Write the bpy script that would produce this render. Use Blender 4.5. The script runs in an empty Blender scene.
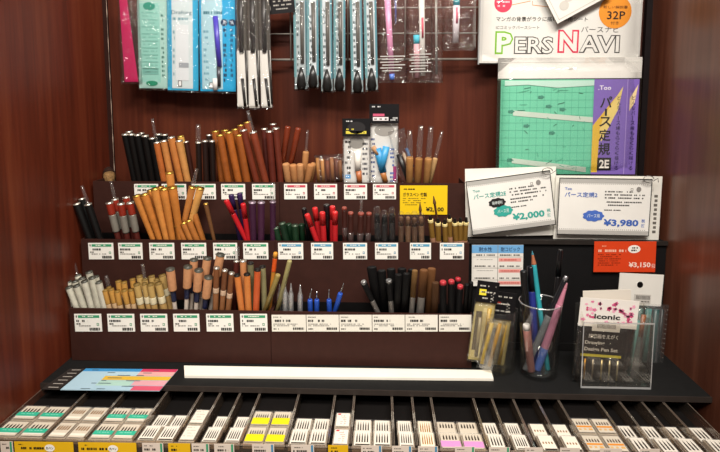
import bpy, math, random
from mathutils import Vector, Matrix, Quaternion
random.seed(7)
SC = bpy.context.scene
COL = SC.collection
R = random.uniform
# ------------------------------------------------------------------ camera
F, CX, CY = 520.0, 360.0, 152.0
PSI = math.atan(20/520.0); TH = math.radians(5.72); DIST = 0.85; ZC = 0.375
cam = bpy.data.cameras.new('camera'); cam_o = bpy.data.objects.new('camera', cam); COL.objects.link(cam_o)
cam_o.location = (0, -DIST, ZC)
cam.sensor_width = 36; cam.lens = F/720*36; cam.shift_y = -(226-CY)/720; cam.clip_start = 0.01
fwd = Vector((-math.sin(PSI)*math.cos(TH), math.cos(PSI)*math.cos(TH), -math.sin(TH)))
rgt = Vector((math.cos(PSI), math.sin(PSI), 0)); dwn = -(rgt.cross(fwd))
cam_o.rotation_euler = Matrix((rgt, -dwn, -fwd)).transposed().to_euler()
SC.camera = cam_o
# ------------------------------------------------------------------ world, lights, exposure
w = bpy.data.worlds.new('shop_interior'); SC.world = w; w.use_nodes = True
w.node_tree.nodes['Background'].inputs[0].default_value = (1.0, 0.92, 0.84, 1)
w.node_tree.nodes['Background'].inputs[1].default_value = 0.16
def area(name, loc, target, sx, sy, power, col):
    l = bpy.data.lights.new(name, 'AREA'); l.shape = 'RECTANGLE'; l.size = sx; l.size_y = sy; l.energy = power; l.color = col
    o = bpy.data.objects.new(name, l); COL.objects.link(o); o.location = loc
    o.rotation_euler = (Vector(target)-Vector(loc)).to_track_quat('-Z', 'Y').to_euler(); return o
area('ceiling_lamp', (0.35, -1.15, 1.75), (0.05, -0.1, 0.1), 1.2, 0.25, 50, (1.0, 0.93, 0.84))
area('ceiling_lamp', (-0.5, -1.9, 1.8), (-0.1, -0.1, 0.1), 1.2, 0.3, 36, (1.0, 0.94, 0.87))
SC.view_settings.view_transform = 'Standard'; SC.view_settings.look = 'None'
SC.view_settings.exposure = 0.0; SC.view_settings.gamma = 1.0; SC.view_settings.use_curve_mapping = False

# ------------------------------------------------------------------ pixel helpers (photo point -> place on a real plane)
CAM = Vector((0, -DIST, ZC))
def ray(px, py): return fwd + rgt*((px-CX)/F) + dwn*((py-CY)/F)
def at(px, py, Y):
    v = ray(px, py); return CAM + v*((Y-CAM.y)/v.y)
def on(px, py, Z):
    v = ray(px, py); return CAM + v*((Z-CAM.z)/v.z)
def proj(x, y, z):
    v = Vector((x, y, z))-CAM; return CX+F*v.dot(rgt)/v.dot(fwd)
def ppm(Y): return (DIST+Y)/F            # metres per photo pixel at that depth

# ------------------------------------------------------------------ materials
def lin(h):
    h = h.lstrip('#'); c = [int(h[i:i+2], 16)/255 for i in (0, 2, 4)]
    return tuple((x/12.92 if x <= .04045 else ((x+.055)/1.055)**2.4) for x in c)+(1,)
_M = {}
def M(hexc, rough=0.55, metal=0.0, var=0.12, scale=60, coat=0.0):
    key = (hexc, rough, metal, var, scale, coat)
    if key in _M: return _M[key]
    m = bpy.data.materials.new('surface_'+hexc.lstrip('#')); m.use_nodes = True; _M[key] = m
    nt = m.node_tree; b = nt.nodes['Principled BSDF']
    b.inputs['Roughness'].default_value = rough; b.inputs['Metallic'].default_value = metal
    b.inputs['Coat Weight'].default_value = coat
    if rough >= .5: b.inputs['Specular IOR Level'].default_value = .22
    c = lin(hexc)
    tc = nt.nodes.new('ShaderNodeTexCoord'); n = nt.nodes.new('ShaderNodeTexNoise'); n.inputs['Scale'].default_value = scale
    n.inputs['Detail'].default_value = 3
    r = nt.nodes.new('ShaderNodeValToRGB')
    r.color_ramp.elements[0].position = .3; r.color_ramp.elements[1].position = .7
    r.color_ramp.elements[0].color = tuple(x*(1-var) for x in c[:3])+(1,)
    r.color_ramp.elements[1].color = tuple(min(1, x*(1+var*.5)) for x in c[:3])+(1,)
    nt.links.new(tc.outputs['Object'], n.inputs['Vector']); nt.links.new(n.outputs['Fac'], r.inputs['Fac'])
    nt.links.new(r.outputs['Color'], b.inputs['Base Color'])
    return m
def P(hexc): return M(hexc, 0.5, 0, 0.04, 25)          # printed paper
def wood(name, c1, c2, c3, vert=True, rough=0.35, sc=1.0, spec=0.5):
    m = bpy.data.materials.new(name); m.use_nodes = True; nt = m.node_tree; b = nt.nodes['Principled BSDF']
    b.inputs['Roughness'].default_value = rough; b.inputs['Specular IOR Level'].default_value = spec
    tc = nt.nodes.new('ShaderNodeTexCoord'); mp = nt.nodes.new('ShaderNodeMapping')
    mp.inputs['Scale'].default_value = (34*sc, 34*sc, 1.6*sc) if vert else (1.6*sc, 34*sc, 34*sc)
    n = nt.nodes.new('ShaderNodeTexNoise'); n.inputs['Scale'].default_value = 1; n.inputs['Detail'].default_value = 6; n.inputs['Roughness'].default_value = .6
    n.inputs['Distortion'].default_value = .4
    n2 = nt.nodes.new('ShaderNodeTexNoise'); n2.inputs['Scale'].default_value = 5; n2.inputs['Detail'].default_value = 8
    r = nt.nodes.new('ShaderNodeValToRGB'); e = r.color_ramp.elements
    e[0].position = .3; e[1].position = .72; e[0].color = lin(c1); e[1].color = lin(c3); x = e.new(.5); x.color = lin(c2)
    nt.links.new(tc.outputs['Object'], mp.inputs['Vector']); nt.links.new(mp.outputs['Vector'], n.inputs['Vector']); nt.links.new(mp.outputs['Vector'], n2.inputs['Vector'])
    mx = nt.nodes.new('ShaderNodeMix'); mx.inputs[0].default_value = .3
    nt.links.new(n.outputs['Fac'], mx.inputs[2]); nt.links.new(n2.outputs['Fac'], mx.inputs[3]); nt.links.new(mx.outputs[0], r.inputs['Fac'])
    nt.links.new(r.outputs['Color'], b.inputs['Base Color'])
    return m
def clear(name, tint='#ffffff', gloss=0.12, milk=0.05, rough=0.08, bump=0.0, milkcol='#ffffff'):
    m = bpy.data.materials.new(name); m.use_nodes = True; nt = m.node_tree; nt.nodes.remove(nt.nodes['Principled BSDF'])
    out = nt.nodes['Material Output']
    t = nt.nodes.new('ShaderNodeBsdfTransparent'); t.inputs[0].default_value = lin(tint)
    g = nt.nodes.new('ShaderNodeBsdfGlossy'); g.inputs['Roughness'].default_value = rough
    d = nt.nodes.new('ShaderNodeBsdfDiffuse'); d.inputs[0].default_value = lin(milkcol)
    lw = nt.nodes.new('ShaderNodeLayerWeight'); lw.inputs[0].default_value = .35
    mr = nt.nodes.new('ShaderNodeMapRange'); mr.inputs['To Min'].default_value = gloss*.4; mr.inputs['To Max'].default_value = min(.9, gloss*4)
    nt.links.new(lw.outputs['Facing'], mr.inputs['Value'])
    m1 = nt.nodes.new('ShaderNodeMixShader'); m2 = nt.nodes.new('ShaderNodeMixShader'); m1.inputs[0].default_value = milk
    nt.links.new(t.outputs[0], m1.inputs[1]); nt.links.new(d.outputs[0], m1.inputs[2])
    nt.links.new(mr.outputs[0], m2.inputs[0]); nt.links.new(m1.outputs[0], m2.inputs[1]); nt.links.new(g.outputs[0], m2.inputs[2])
    if bump:
        tc = nt.nodes.new('ShaderNodeTexCoord'); n = nt.nodes.new('ShaderNodeTexNoise'); n.inputs['Scale'].default_value = 45; n.inputs['Distortion'].default_value = 1.5
        b = nt.nodes.new('ShaderNodeBump'); b.inputs['Strength'].default_value = bump; b.inputs['Distance'].default_value = .01
        nt.links.new(tc.outputs['Object'], n.inputs['Vector']); nt.links.new(n.outputs['Fac'], b.inputs['Height']); nt.links.new(b.outputs[0], g.inputs['Normal'])
    nt.links.new(m2.outputs[0], out.inputs[0]); return m
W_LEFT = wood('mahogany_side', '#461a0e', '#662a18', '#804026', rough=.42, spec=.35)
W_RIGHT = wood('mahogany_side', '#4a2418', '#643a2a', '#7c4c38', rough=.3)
W_BACK = wood('mahogany_back', '#3a160c', '#4e2316', '#62301d', rough=.42, spec=.25)
FILM = clear('clear_film', gloss=.085, milk=.012, bump=1.0)
FILM2 = clear('cloudy_film', gloss=.09, milk=.05, bump=.6)
SLEEVE = clear('clear_sleeve', gloss=.11, milk=.03, rough=.08)
ACRYL = clear('clear_acrylic', tint='#fbfaf7', gloss=.07, milk=.008, rough=.04)
TRAYM = clear('tray_acrylic', tint='#f4eee6', gloss=.06, milk=.03, rough=.08, milkcol='#d8c4b4')
GLASS = clear('cup_glass', tint='#fafbfa', gloss=.10, milk=.004, rough=.02)
PANEL = M('#371d17', .6, 0, .12, 90)
BLACKB = M('#0e0d0e', .7, 0, .15, 40)
BOARD = M('#171717', .7, 0, .15, 120)
CHROME = M('#b9bcc0', .28, 1.0, .05)
DARKMETAL = M('#55534f', .35, 1.0, .1)
BLACK = M('#0d0c0c', .35)
WHITE = P('#f2efe6')
INK = P('#1c1a1a')

# ------------------------------------------------------------------ mesh builder
class MB:
    def __init__(s): s.v = []; s.f = []; s.m = []; s.mats = []; s.sm = []
    def mi(s, m):
        if m not in s.mats: s.mats.append(m)
        return s.mats.index(m)
    def add(s, vs, fs, m, smooth=False):
        o = len(s.v); i = s.mi(m); s.v += [Vector(p) for p in vs]
        for f in fs: s.f.append([o+k for k in f]); s.m.append(i); s.sm.append(smooth)
    def box(s, lo, hi, m):
        x0, y0, z0 = lo; x1, y1, z1 = hi
        s.add([(x0,y0,z0),(x1,y0,z0),(x1,y1,z0),(x0,y1,z0),(x0,y0,z1),(x1,y0,z1),(x1,y1,z1),(x0,y1,z1)],
              [(0,3,2,1),(4,5,6,7),(0,1,5,4),(1,2,6,5),(2,3,7,6),(3,0,4,7)], m)
    def prism(s, front, off, m, mside=None):     # front polygon (CCW seen from outside) extruded by vector off
        n = len(front); f = [Vector(p) for p in front]; b = [p+Vector(off) for p in f]
        s.add(f+b, [tuple(range(n)), tuple(range(2*n-1, n-1, -1))], m)
        s.add(f+b, [(i, i+n, (i+1) % n+n, (i+1) % n) for i in range(n)], mside or m)
    def tube(s, pts, rad, m, n=10, smooth=True, caps=True, flat=1.0):
        pts = [Vector(p) for p in pts]; k = len(pts)
        rad = rad if isinstance(rad, (list, tuple)) else [rad]*k
        vs = []; a = None
        for i, p in enumerate(pts):
            t = (pts[min(i+1, k-1)]-pts[max(i-1, 0)]).normalized()
            if a is None:
                a = Vector((0, 1, 0)).cross(t)
                if a.length < .1: a = Vector((1, 0, 0)).cross(t)
                a.normalize()
            else: a = (a-t*a.dot(t)).normalized()
            b = t.cross(a)
            for j in range(n):
                q = 2*math.pi*j/n; vs.append(p+(a*math.cos(q)+b*math.sin(q)*flat)*rad[i])
        fs = [(i*n+j, i*n+(j+1) % n, (i+1)*n+(j+1) % n, (i+1)*n+j) for i in range(k-1) for j in range(n)]
        s.add(vs, fs, m, smooth)
        if caps:
            o = len(s.v)-len(vs); mi = s.mi(m)
            s.f.append([o+j for j in range(n-1, -1, -1)]); s.m.append(mi); s.sm.append(False)
            s.f.append([o+(k-1)*n+j for j in range(n)]); s.m.append(mi); s.sm.append(False)
    def build(s, name, parent=None, local=False):
        me = bpy.data.meshes.new(name); o0 = WORLD.get(parent.name, Vector()) if (parent is not None and not local) else Vector()
        me.from_pydata([v-o0 for v in s.v], [], s.f)
        for m in s.mats: me.materials.append(m)
        for p, i, q in zip(me.polygons, s.m, s.sm): p.material_index = i; p.use_smooth = q
        me.validate(); me.update()
        o = bpy.data.objects.new(name, me); COL.objects.link(o)
        if parent is not None: o.parent = parent; WORLD[o.name] = o0
        return o
WORLD = {}
NLAB = {}
def props(o, label, cat, group=None):
    n = len(label.split())
    if not 4 <= n <= 16: print("LABELLEN", n, label)
    o['label'] = label; o['category'] = cat
    if group: o['group'] = group
def thing(name, label, cat, loc=(0, 0, 0), group=None, rot=None):
    o = bpy.data.objects.new(name, None); COL.objects.link(o); o.location = loc; o.empty_display_size = .01
    if rot is not None: o.rotation_mode = 'QUATERNION'; o.rotation_quaternion = rot
    WORLD[o.name] = Vector(loc); props(o, label, cat, group); return o
def solo(mb, name, label, cat, loc=None, group=None):
    """one-mesh thing with its origin at loc"""
    loc = Vector(loc) if loc is not None else sum(mb.v, Vector())/len(mb.v)
    mb.v = [v-loc for v in mb.v]; o = mb.build(name); o.location = loc; props(o, label, cat, group); return o
def structure(o): o['kind'] = 'structure'; return o
ORD = ['zeroth', 'first', 'second', 'third', 'fourth', 'fifth', 'sixth', 'seventh', 'eighth', 'ninth', 'tenth', 'eleventh', 'twelfth',
       'thirteenth', 'fourteenth', 'fifteenth', 'sixteenth', 'seventeenth', 'eighteenth', 'nineteenth', 'twentieth', 'twenty-first', 'twenty-second', 'twenty-third', 'twenty-fourth']
def ordn(i, n):
    if i == 0: return 'leftmost'
    if i == n-1: return 'rightmost'
    if n == 3: return 'middle one'
    return ORD[i+1]+' from left'

# ------------------------------------------------------------------ text as mesh
_T = {}
def glyphs(body, bold=0.0):
    key = (body, bold)
    if key in _T: return _T[key]
    c = bpy.data.curves.new('lettering', 'FONT'); c.body = body; c.resolution_u = 2; c.offset = bold
    o = bpy.data.objects.new('lettering', c); COL.objects.link(o); bpy.context.view_layer.update()
    me = o.to_mesh(); vs = [(v.co.x, v.co.y) for v in me.vertices]; fs = [tuple(p.vertices) for p in me.polygons]
    o.to_mesh_clear(); bpy.data.objects.remove(o); bpy.data.curves.remove(c)
    x0 = min(v[0] for v in vs); x1 = max(v[0] for v in vs); y0 = min(v[1] for v in vs); y1 = max(v[1] for v in vs)
    _T[key] = (vs, fs, x0, x1, y0, y1); return _T[key]

class Sheet:
    """A flat rectangle in the world with its own 2-D units (u right, v down) and n towards the viewer."""
    def __init__(s, P0, U, V, uw, vh):
        s.P0 = Vector(P0); s.U = Vector(U); V = Vector(V); s.uw = uw; s.vh = vh
        s.V = V - s.U*(V.dot(s.U)/s.U.length_squared)
        s.N = s.V.cross(s.U).normalized()
    def p(s, u, v, l=0.0): return s.P0 + s.U*(u/s.uw) + s.V*(v/s.vh) + s.N*l
    def slab(s, mb, m, t=.001, mside=None, u0=0, v0=0, u1=None, v1=None):
        u1 = s.uw if u1 is None else u1; v1 = s.vh if v1 is None else v1
        mb.prism([s.p(u0, v1), s.p(u1, v1), s.p(u1, v0), s.p(u0, v0)], -s.N*t, m, mside)
    def poly(s, mb, pts, m, l=.0002): mb.add([s.p(u, v, l) for u, v in pts], [tuple(range(len(pts)))], m)
    def rect(s, mb, u0, v0, u1, v1, m, l=.0002): s.poly(mb, [(u0, v1), (u1, v1), (u1, v0), (u0, v0)], m, l)
    def disc(s, mb, u, v, ru, rv, m, l=.0003, n=28, wob=0, k=9, a0=0, a1=360):
        s.poly(mb, [(u+ru*(1+wob*math.cos(k*t))*math.cos(t), v-rv*(1+wob*math.cos(k*t))*math.sin(t)) for t in [math.radians(a0+(a1-a0)*i/n) for i in range(n)]], m, l)
    def line(s, mb, u0, v0, u1, v1, wd, m, l=.0003):
        d = math.hypot(u1-u0, v1-v0) or 1; x, y = -(v1-v0)/d*wd/2, (u1-u0)/d*wd/2
        s.poly(mb, [(u0+x, v0+y), (u1+x, v1+y), (u1-x, v1-y), (u0-x, v0-y)], m, l)
    def frame(s, mb, u0, v0, u1, v1, wd, m, l=.0003):
        s.rect(mb, u0, v0, u1, v0+wd, m, l); s.rect(mb, u0, v1-wd, u1, v1, m, l); s.rect(mb, u0, v0, u0+wd, v1, m, l); s.rect(mb, u1-wd, v0, u1, v1, m, l)
    def text(s, mb, body, u, v, h, m, w=None, bold=.0, l=.0004, align='l'):
        """(u,v) = top-left of the ink box, h = ink height, w = ink width"""
        vs, fs, x0, x1, y0, y1 = glyphs(body, bold)
        k = h/(y1-y0); kx = (w/(x1-x0)) if w else k
        if align == 'c': u = u-(x1-x0)*kx/2
        mb.add([s.p(u+(x-x0)*kx, v+(y1-y)*k, l) for x, y in vs], fs, m)
    def dashes(s, mb, u0, v0, u1, h, m, l=.0003, seed=0, fill=.8, mn=.6, mx=2.2, unit=1.0):
        r = random.Random(seed); u = u0
        while u < u1:
            q = min(u1, u+r.uniform(mn, mx)*unit)
            if r.random() < fill: s.rect(mb, u, v0, q, v0+h, m, l)
            u = q+r.uniform(.25, .6)*unit
def px_sheet(tl, tr, bl, Y, Ybl=None, uw=None, vh=None, vprio=False):
    a = at(*tl, Y); b = at(*tr, Y); c = at(*bl, Y if Ybl is None else Ybl)
    uw = uw or math.hypot(tr[0]-tl[0], tr[1]-tl[1]); vh = vh or math.hypot(bl[0]-tl[0], bl[1]-tl[1])
    U, V = b-a, c-a
    if vprio: q = U-V*(U.dot(V)/V.length_squared); U = q.normalized()*U.length
    return Sheet(a, U, V, uw, vh)
def pouch(S, mb, m, u0, v0, u1, v1, th=.004, nu=6, nv=14, crink=.0008, seed=0):
    """a sealed film bag: two bulged, slightly crinkled faces welded at the rim"""
    r = random.Random(seed); idx = {}; vs = []
    for side in (1, -1):
        for i in range(nu+1):
            for j in range(nv+1):
                edge = i in (0, nu) or j in (0, nv)
                if edge and side == -1: idx[(side, i, j)] = idx[(1, i, j)]; continue
                a = i/nu; b = j/nv
                bul = 0 if edge else th*(min(1, 4*a*(1-a))**.6)*(min(1, 6*b*(1-b))**.5)+r.uniform(-crink, crink)
                idx[(side, i, j)] = len(vs); vs.append(S.p(u0+(u1-u0)*a, v0+(v1-v0)*b, side*bul))
    fs = []
    for i in range(nu):
        for j in range(nv):
            q = [(i, j), (i, j+1), (i+1, j+1), (i+1, j)]
            fs.append(tuple(idx[(1, *k)] for k in q)); fs.append(tuple(idx[(-1, *k)] for k in reversed(q)))
    mb.add(vs, fs, m, True)

# ================================================================== SETTING
XL, XR, ZT, YF = -0.4500, 0.4215, 0.80, -0.62
def st_box(name, lo, hi, m):
    mb = MB(); mb.box(lo, hi, m); return structure(mb.build(name))
st_box('wall_back', (XL-.02, 0, -.20), (XR+.02, .018, ZT), W_BACK)
st_box('wall_left', (XL-.02, YF, -.20), (XL, 0, ZT), W_LEFT)
st_box('wall_right', (XR, YF, -.20), (XR+.02, 0, ZT), W_RIGHT)
# pale silicone bead / corner trim running down the back corners
mb = MB(); mb.box((XL, -.006, .2), (-.4435, 0, ZT), M('#2a1510', .5)); mb.tube([(-.4433, -.005, .2+i*.0093) for i in range(64)], [max(.0002, .0007*math.sin(i*1.7)*math.sin(i*.61)+.0003) for i in range(64)], M('#b09a8a', .5), 6)
structure(mb.build('trim_1'))
mb = MB(); mb.box((XR-.009, -.010, .16), (XR, 0, ZT), M('#171112', .5)); structure(mb.build('trim_2'))
# black display board (the shelf) and the base below the trays
st_box('floor', (XL, YF, -.20), (XR, 0, -.185), M('#1b1413', .7))
BF = -0.2085
mb = MB(); mb.box((XL, BF, -.006), (XR, 0, 0), BOARD); mb.box((XL, BF-.0015, -.0065), (XR, BF, .0005), M('#332c28', .5))
solo(mb, 'display_board', 'wide black shelf board carrying the pen tiers, cups and white strip', 'shelf', (0, BF/2, -.006))
mb = MB(); mb.box((XL, -.315, -.185), (XR, -.10, -.046), M('#2a1512', .6))
solo(mb, 'drawer_base', 'dark brown base carrying the row of clear nib trays', 'base', (0, -.2, -.185))

# ------------------------------------------------------------------ tiered pen display (two modules side by side)
TY = {1: -.070, 2: -.110, 3: -.148}
TLIP = {1: 182.5, 2: 241.5, 3: 312}
LZ = {k: at(300, TLIP[k], TY[k]).z for k in TY}
SLOT = .036
xl, xs, xr = at(71.5, 340, TY[3]).x, at(271, 340, TY[3]).x, at(472, 340, TY[3]).x
TX = {1: (XL+.001, 0), 2: (XL+.001, 0), 3: (XL+.001, 0)}
FZ = {1: LZ[1]-SLOT, 2: LZ[2]-SLOT, 3: LZ[3]-SLOT}
T3 = .003
for x0, x1, lb in ((-.4440, xs-.0003, 'left half of the stepped dark brown pen display against the left wall'),
                   (xs+.0003, xr, 'right half of the stepped dark brown pen display beside the black box')):
    t = thing('tiered_pen_display', lb, 'display stand', ((x0+x1)/2, TY[3], 0), 'stepped pen displays')
    yb = {1: -.012, 2: TY[1], 3: TY[2]}
    for k in (1, 2, 3):
        zb = FZ[k+1] if k < 3 else 0.0005
        zm = LZ[k+1] if k < 3 else zb
        mb = MB(); mb.box((x0, TY[k], zm), (x1, TY[k]+T3, LZ[k]), PANEL); mb.build('front_panel', t)
        if k < 3: mb = MB(); mb.box((x0, TY[k], zb), (x1, TY[k]+T3, zm), M('#0d0c0c', .5)); mb.build('slot_back', t)
        mb = MB(); mb.box((x0, TY[k]+T3, FZ[k]-.002), (x1, yb[k], FZ[k]), BLACKB); mb.build('slot_floor', t)
    prof = [(TY[3]+T3, .0005), (TY[3]+T3, LZ[3]), (TY[2]+T3, LZ[3]), (TY[2]+T3, LZ[2]), (TY[1]+T3, LZ[2]), (TY[1]+T3, LZ[1]), (-.012, LZ[1]), (-.012, .0005)]
    for xe, sgn in ((x0, 1), (x1, -1)):
        mb = MB(); n = len(prof)
        a = [Vector((xe, y, z)) for y, z in prof]; off = Vector((sgn*.002, 0, 0))
        mb.prism(a if sgn < 0 else a, off, PANEL); mb.build('side_panel', t)

# ------------------------------------------------------------------ black box on the right
BBY = -.090
bz = at(550, 241, BBY).z; bx0 = xr+.002; bx1 = XR-.002
mb = MB(); mb.box((bx0, BBY, .0005), (bx1, -.001, bz), BLACKB)
t = thing('black_display_box', 'tall black box at right supporting the white ruler price cards', 'display box', ((bx0+bx1)/2, -.05, 0))
mb.build('box_body', t)
mb = MB(); mb.box((bx0, BBY-.004, bz-.004), (bx1, BBY+.0, bz+.002), M('#2a2522', .5)); mb.build('edge_strip', t)
mb = MB(); mb.box((bx0, BBY-.003, .0005), (bx1, BBY, .012), M('#141313', .5)); mb.build('kick_strip', t)

# ================================================================== PENS
def lathe(mb, prof, m, n=14, flat=1.0, smooth=True):
    mb.tube([(0, 0, z) for z, r in prof], [r for z, r in prof], m, n, smooth, True, flat)
def pen(name, cat, label, group, xt, yt, xb, wpx, tier, segs, row=0, back=.006, ylip=None, sleeve=None, socket=None, flat=1.0, floorz=None, Y0=None, extra=None):
    """segs: (part, from_px, to_px|None, r_from, r_to, material) counted from the top end downwards; radii relative to the pen's radius"""
    yl = TLIP[tier] if ylip is None else ylip
    Yl = (TY[tier]+.010+.0105*row) if Y0 is None else Y0
    if Y0 is None: back = -(.22, .15, .0)[row]*(yl-yt)*ppm(Yl)      # the pens lean forward on the panel's lip
    B = at(xb, yl, Yl); T = at(xt, yt, Yl+back)
    d = (T-B).normalized(); fz = (FZ[tier]+.0006) if floorz is None else floorz
    r = wpx/2*ppm(Yl)
    tilt = math.sqrt(max(0, 1-d.z*d.z))
    fz += r*tilt
    base = B - d*((B.z-fz)/d.z); L = (T-base).length; k = ppm(Yl)
    t = thing(name, label, cat, base, group, Vector((0, 0, 1)).rotation_difference(d))
    if R(0, 1) >= 0: t.rotation_quaternion = t.rotation_quaternion @ Quaternion((0, 0, 1), R(0, 6.28) if flat == 1 else 0)
    for part, a, b, r0, r1, m in segs:
        za = L-a*k; zb = 0 if b is None else max(0.0, L-b*k)
        e = min(.0012, abs(za-zb)*.2); mb = MB()
        if socket and a <= 0: prof = [(zb, r1*r), (zb+e, r1*r), (za-.0005, r0*r), (za, r0*r*.97), (za, r0*r*.86), (za-.0022, r0*r*.85)]
        elif r0*r > .002 and a <= 0: prof = [(zb, r1*r), (za-2.2*e, r0*r), (za-.8*e, r0*r*.96), (za, r0*r*.78)]
        else: prof = [(zb, r1*r), (zb+e, r1*r), (za-e, r0*r), (za, r0*r*.97)]
        lathe(mb, prof, m, 14, flat); mb.build(part, t, True)
    if socket:
        mb = MB(); lathe(mb, [(L-.0030, r*.80), (L-.0006, r*.83)], M('#050404', .9), 14)  # near-black disc stands in for the shade inside the hollow end
        mb.tube([(0, 0, L-.0012), (0, 0, L+.0003), (0, 0, L+.0005), (0, 0, L-.0004)], [r*1.03, r*1.03, r*.97, r*.86], socket, 14, True, False); mb.build('nib_socket', t, True)
    if sleeve:
        mb = MB(); a, b2, rs = sleeve
        lathe(mb, [(L-b2*k, rs*r), (L+a*k*.6, rs*r), (L+a*k, rs*r*.8)], SLEEVE, 10); mb.build('clear_sleeve', t, True)
    if extra: extra(t, L, r, k)
    return t
def bunch(name, cat, desc, place, group, tier, lst, segf, row=0, socket=None, **kw):
    """lst of (xt, yt, xb, w [, sleeve])"""
    lst = sorted(lst); n = len(lst)
    for i, e in enumerate(lst):
        lb = f'{desc}, {ordn(i, n)} {place}' if n > 1 else f'{desc} {place}'
        pen(name, cat, lb, group, e[0], e[1], e[2], e[3], tier, segf(i), row=row, socket=socket, sleeve=(e[4] if len(e) > 4 else None), **kw)
def col1(*cs, rough=.4, part='barrel', coat=.2, taper=.9):
    ms = [M(c, rough, 0, .18, 80, coat) for c in cs]
    return lambda i: [(part, 0, None, 1, taper, ms[i % len(ms)])]
SIL = M('#cfc9bd', .3, .8); GOLD = M('#c9a04a', .35, .8); DRK = M('#1a1512', .5)
G1 = 'pen holders on the top tier'; G2 = 'pens on the middle tier'; G3 = 'pens on the bottom tier'
# ---- top tier
bunch('nib_holder', 'pen holder', 'black nib holder', 'in front row of the top tier\'s left black bunch', G1, 1,
      [(125,134,135,6.5),(131,134,140,6.5),(137.5,134.5,146.5,7),(145,135.5,153,7),(152,138,159.5,6.5)], col1('#0b0a0a', '#0e0b0a', rough=.5, coat=0), 0, SIL)
bunch('nib_holder', 'pen holder', 'black nib holder', 'in back row of the top tier\'s left black bunch', G1, 1,
      [(129,131.5,139,6.5),(141,133,150,6.5),(158.5,134,163,6.5),(164.5,134.5,171,6.5)], col1('#0b0a0a', rough=.5, coat=0), 1, SIL)
bunch('nib_holder', 'pen holder', 'natural wood nib holder', 'in front row beside the black holders, top tier', G1, 1,
      [(156.6,142,164.5,6.8,(24,3,.5)),(163.8,140.5,172,7),(171,137,181,7.2),(179,140.5,188,7)], col1('#b0622e', '#c07f44', '#b9743a', '#c48a4d', taper=.88), 0, SIL)
bunch('nib_holder', 'pen holder', 'pale wood nib holder', 'behind the natural wood holders, top tier', G1, 1, [(180.5,136,190,6.5)], col1('#d0a050'), 1, GOLD)
bunch('nib_holder', 'pen holder', 'thin dark brown nib holder', 'between pale wood and black holders, top tier', G1, 1, [(186,141.5,193.5,5.5)], col1('#3a1a12'), 1, SIL)
bunch('nib_holder', 'pen holder', 'dark brown nib holder', 'of three beside the orange holders, top tier', G1, 1,
      [(198.5,142,199.5,6,(18,4,.9)),(205,140.7,206.5,6),(212,140.7,213.5,6)], col1('#1a0f0c', '#22130f', coat=.05), 0, SIL)
bunch('nib_holder', 'pen holder', 'dark brown nib holder with pale ring', 'behind the dark three beside the orange holders', G1, 1, [(209,134.8,211,5.5)], col1('#20120f'), 1, SIL)
bunch('nib_holder', 'pen holder', 'orange brown nib holder', 'in front row of the top tier\'s orange bunch', G1, 1,
      [(220,134.8,228.5,7.6),(228.6,132,239,7.6),(239,134.8,247.5,7.6)], col1('#94501f', '#a35a22'), 0, GOLD)
bunch('nib_holder', 'pen holder', 'orange brown nib holder', 'in back row of the top tier\'s orange bunch', G1, 1,
      [(215.3,131,222.5,7.2),(224.8,130,232,7.2),(235,129,243.5,7.2)], col1('#94501f', '#8a481c'), 1, GOLD)
bunch('nib_holder', 'pen holder', 'reddish brown nib holder', 'in front row right of the orange bunch', G1, 1,
      [(243.4,130,257,7),(253,132,266,7.4,(22,4,.55))], col1('#6a2c1a', '#7a3620'), 0, SIL)
bunch('nib_holder', 'pen holder', 'reddish brown nib holder', 'in back row right of the orange bunch', G1, 1,
      [(240.6,125,250,6.6),(247,122,260,7)], col1('#7e3c22', '#8a4526'), 1, GOLD)
bunch('nib_holder', 'pen holder', 'dark red nib holder', 'in front row of the dark red bunch, top tier', G1, 1,
      [(269.3,131,273.5,7),(276,128,281,6.6)], col1('#5c2419', '#642a1c'), 0, SIL)
bunch('nib_holder', 'pen holder', 'dark red nib holder', 'in back row of the dark red bunch, top tier', G1, 1,
      [(264.3,128.5,268,6.4),(273,123.8,278,6.4)], col1('#4c1d16', '#562118'), 1, SIL)
bunch('nib_holder', 'pen holder', 'glossy red-brown holder leaning right', 'of two beside the short pale sticks', G1, 1,
      [(288,126.5,279.5,6.2),(298.5,128,286.5,6.2)], col1('#7c341e', rough=.3), 1)
bunch('wooden_pen', 'pen', 'short pale wooden stick pen', 'front row of top tier\'s short bunch', G1, 1,
      [(285.7,163.5,288.5,7.2),(293,164.5,295,7.2),(300,164,300.5,7.2),(311,164.5,307.5,7.2)], col1('#bf8a5c', '#b88050', rough=.6, coat=0), 0)
bunch('wooden_pen', 'pen', 'pale wooden stick pen', 'behind the short front sticks, top tier', G1, 1,
      [(289,162.5,291.5,6.5),(306,151.5,303.5,6.4,(22,2,.45)),(314,163,310,6)], col1('#b98353', rough=.6, coat=0), 1)
bunch('wooden_pen', 'pen', 'pale wooden pen in clear tube', 'of three right of the hanging pen packs', G1, 1,
      [(409.6,157,409.5,7.4,(27,6,.85)),(419,158,417.5,7.4,(33,6,.8)),(428.5,158,426.5,7.4,(32,6,.8))], col1('#a97a48', '#9c6e3e', rough=.55, coat=0), 0)
bunch('wooden_pen', 'pen', 'pale wooden pen in clear tube', 'leaning right beside the yellow card', G1, 1, [(435.5,158,429.5,5,(28,4,.8))], col1('#c09a6a', rough=.55, coat=0), 1)
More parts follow.
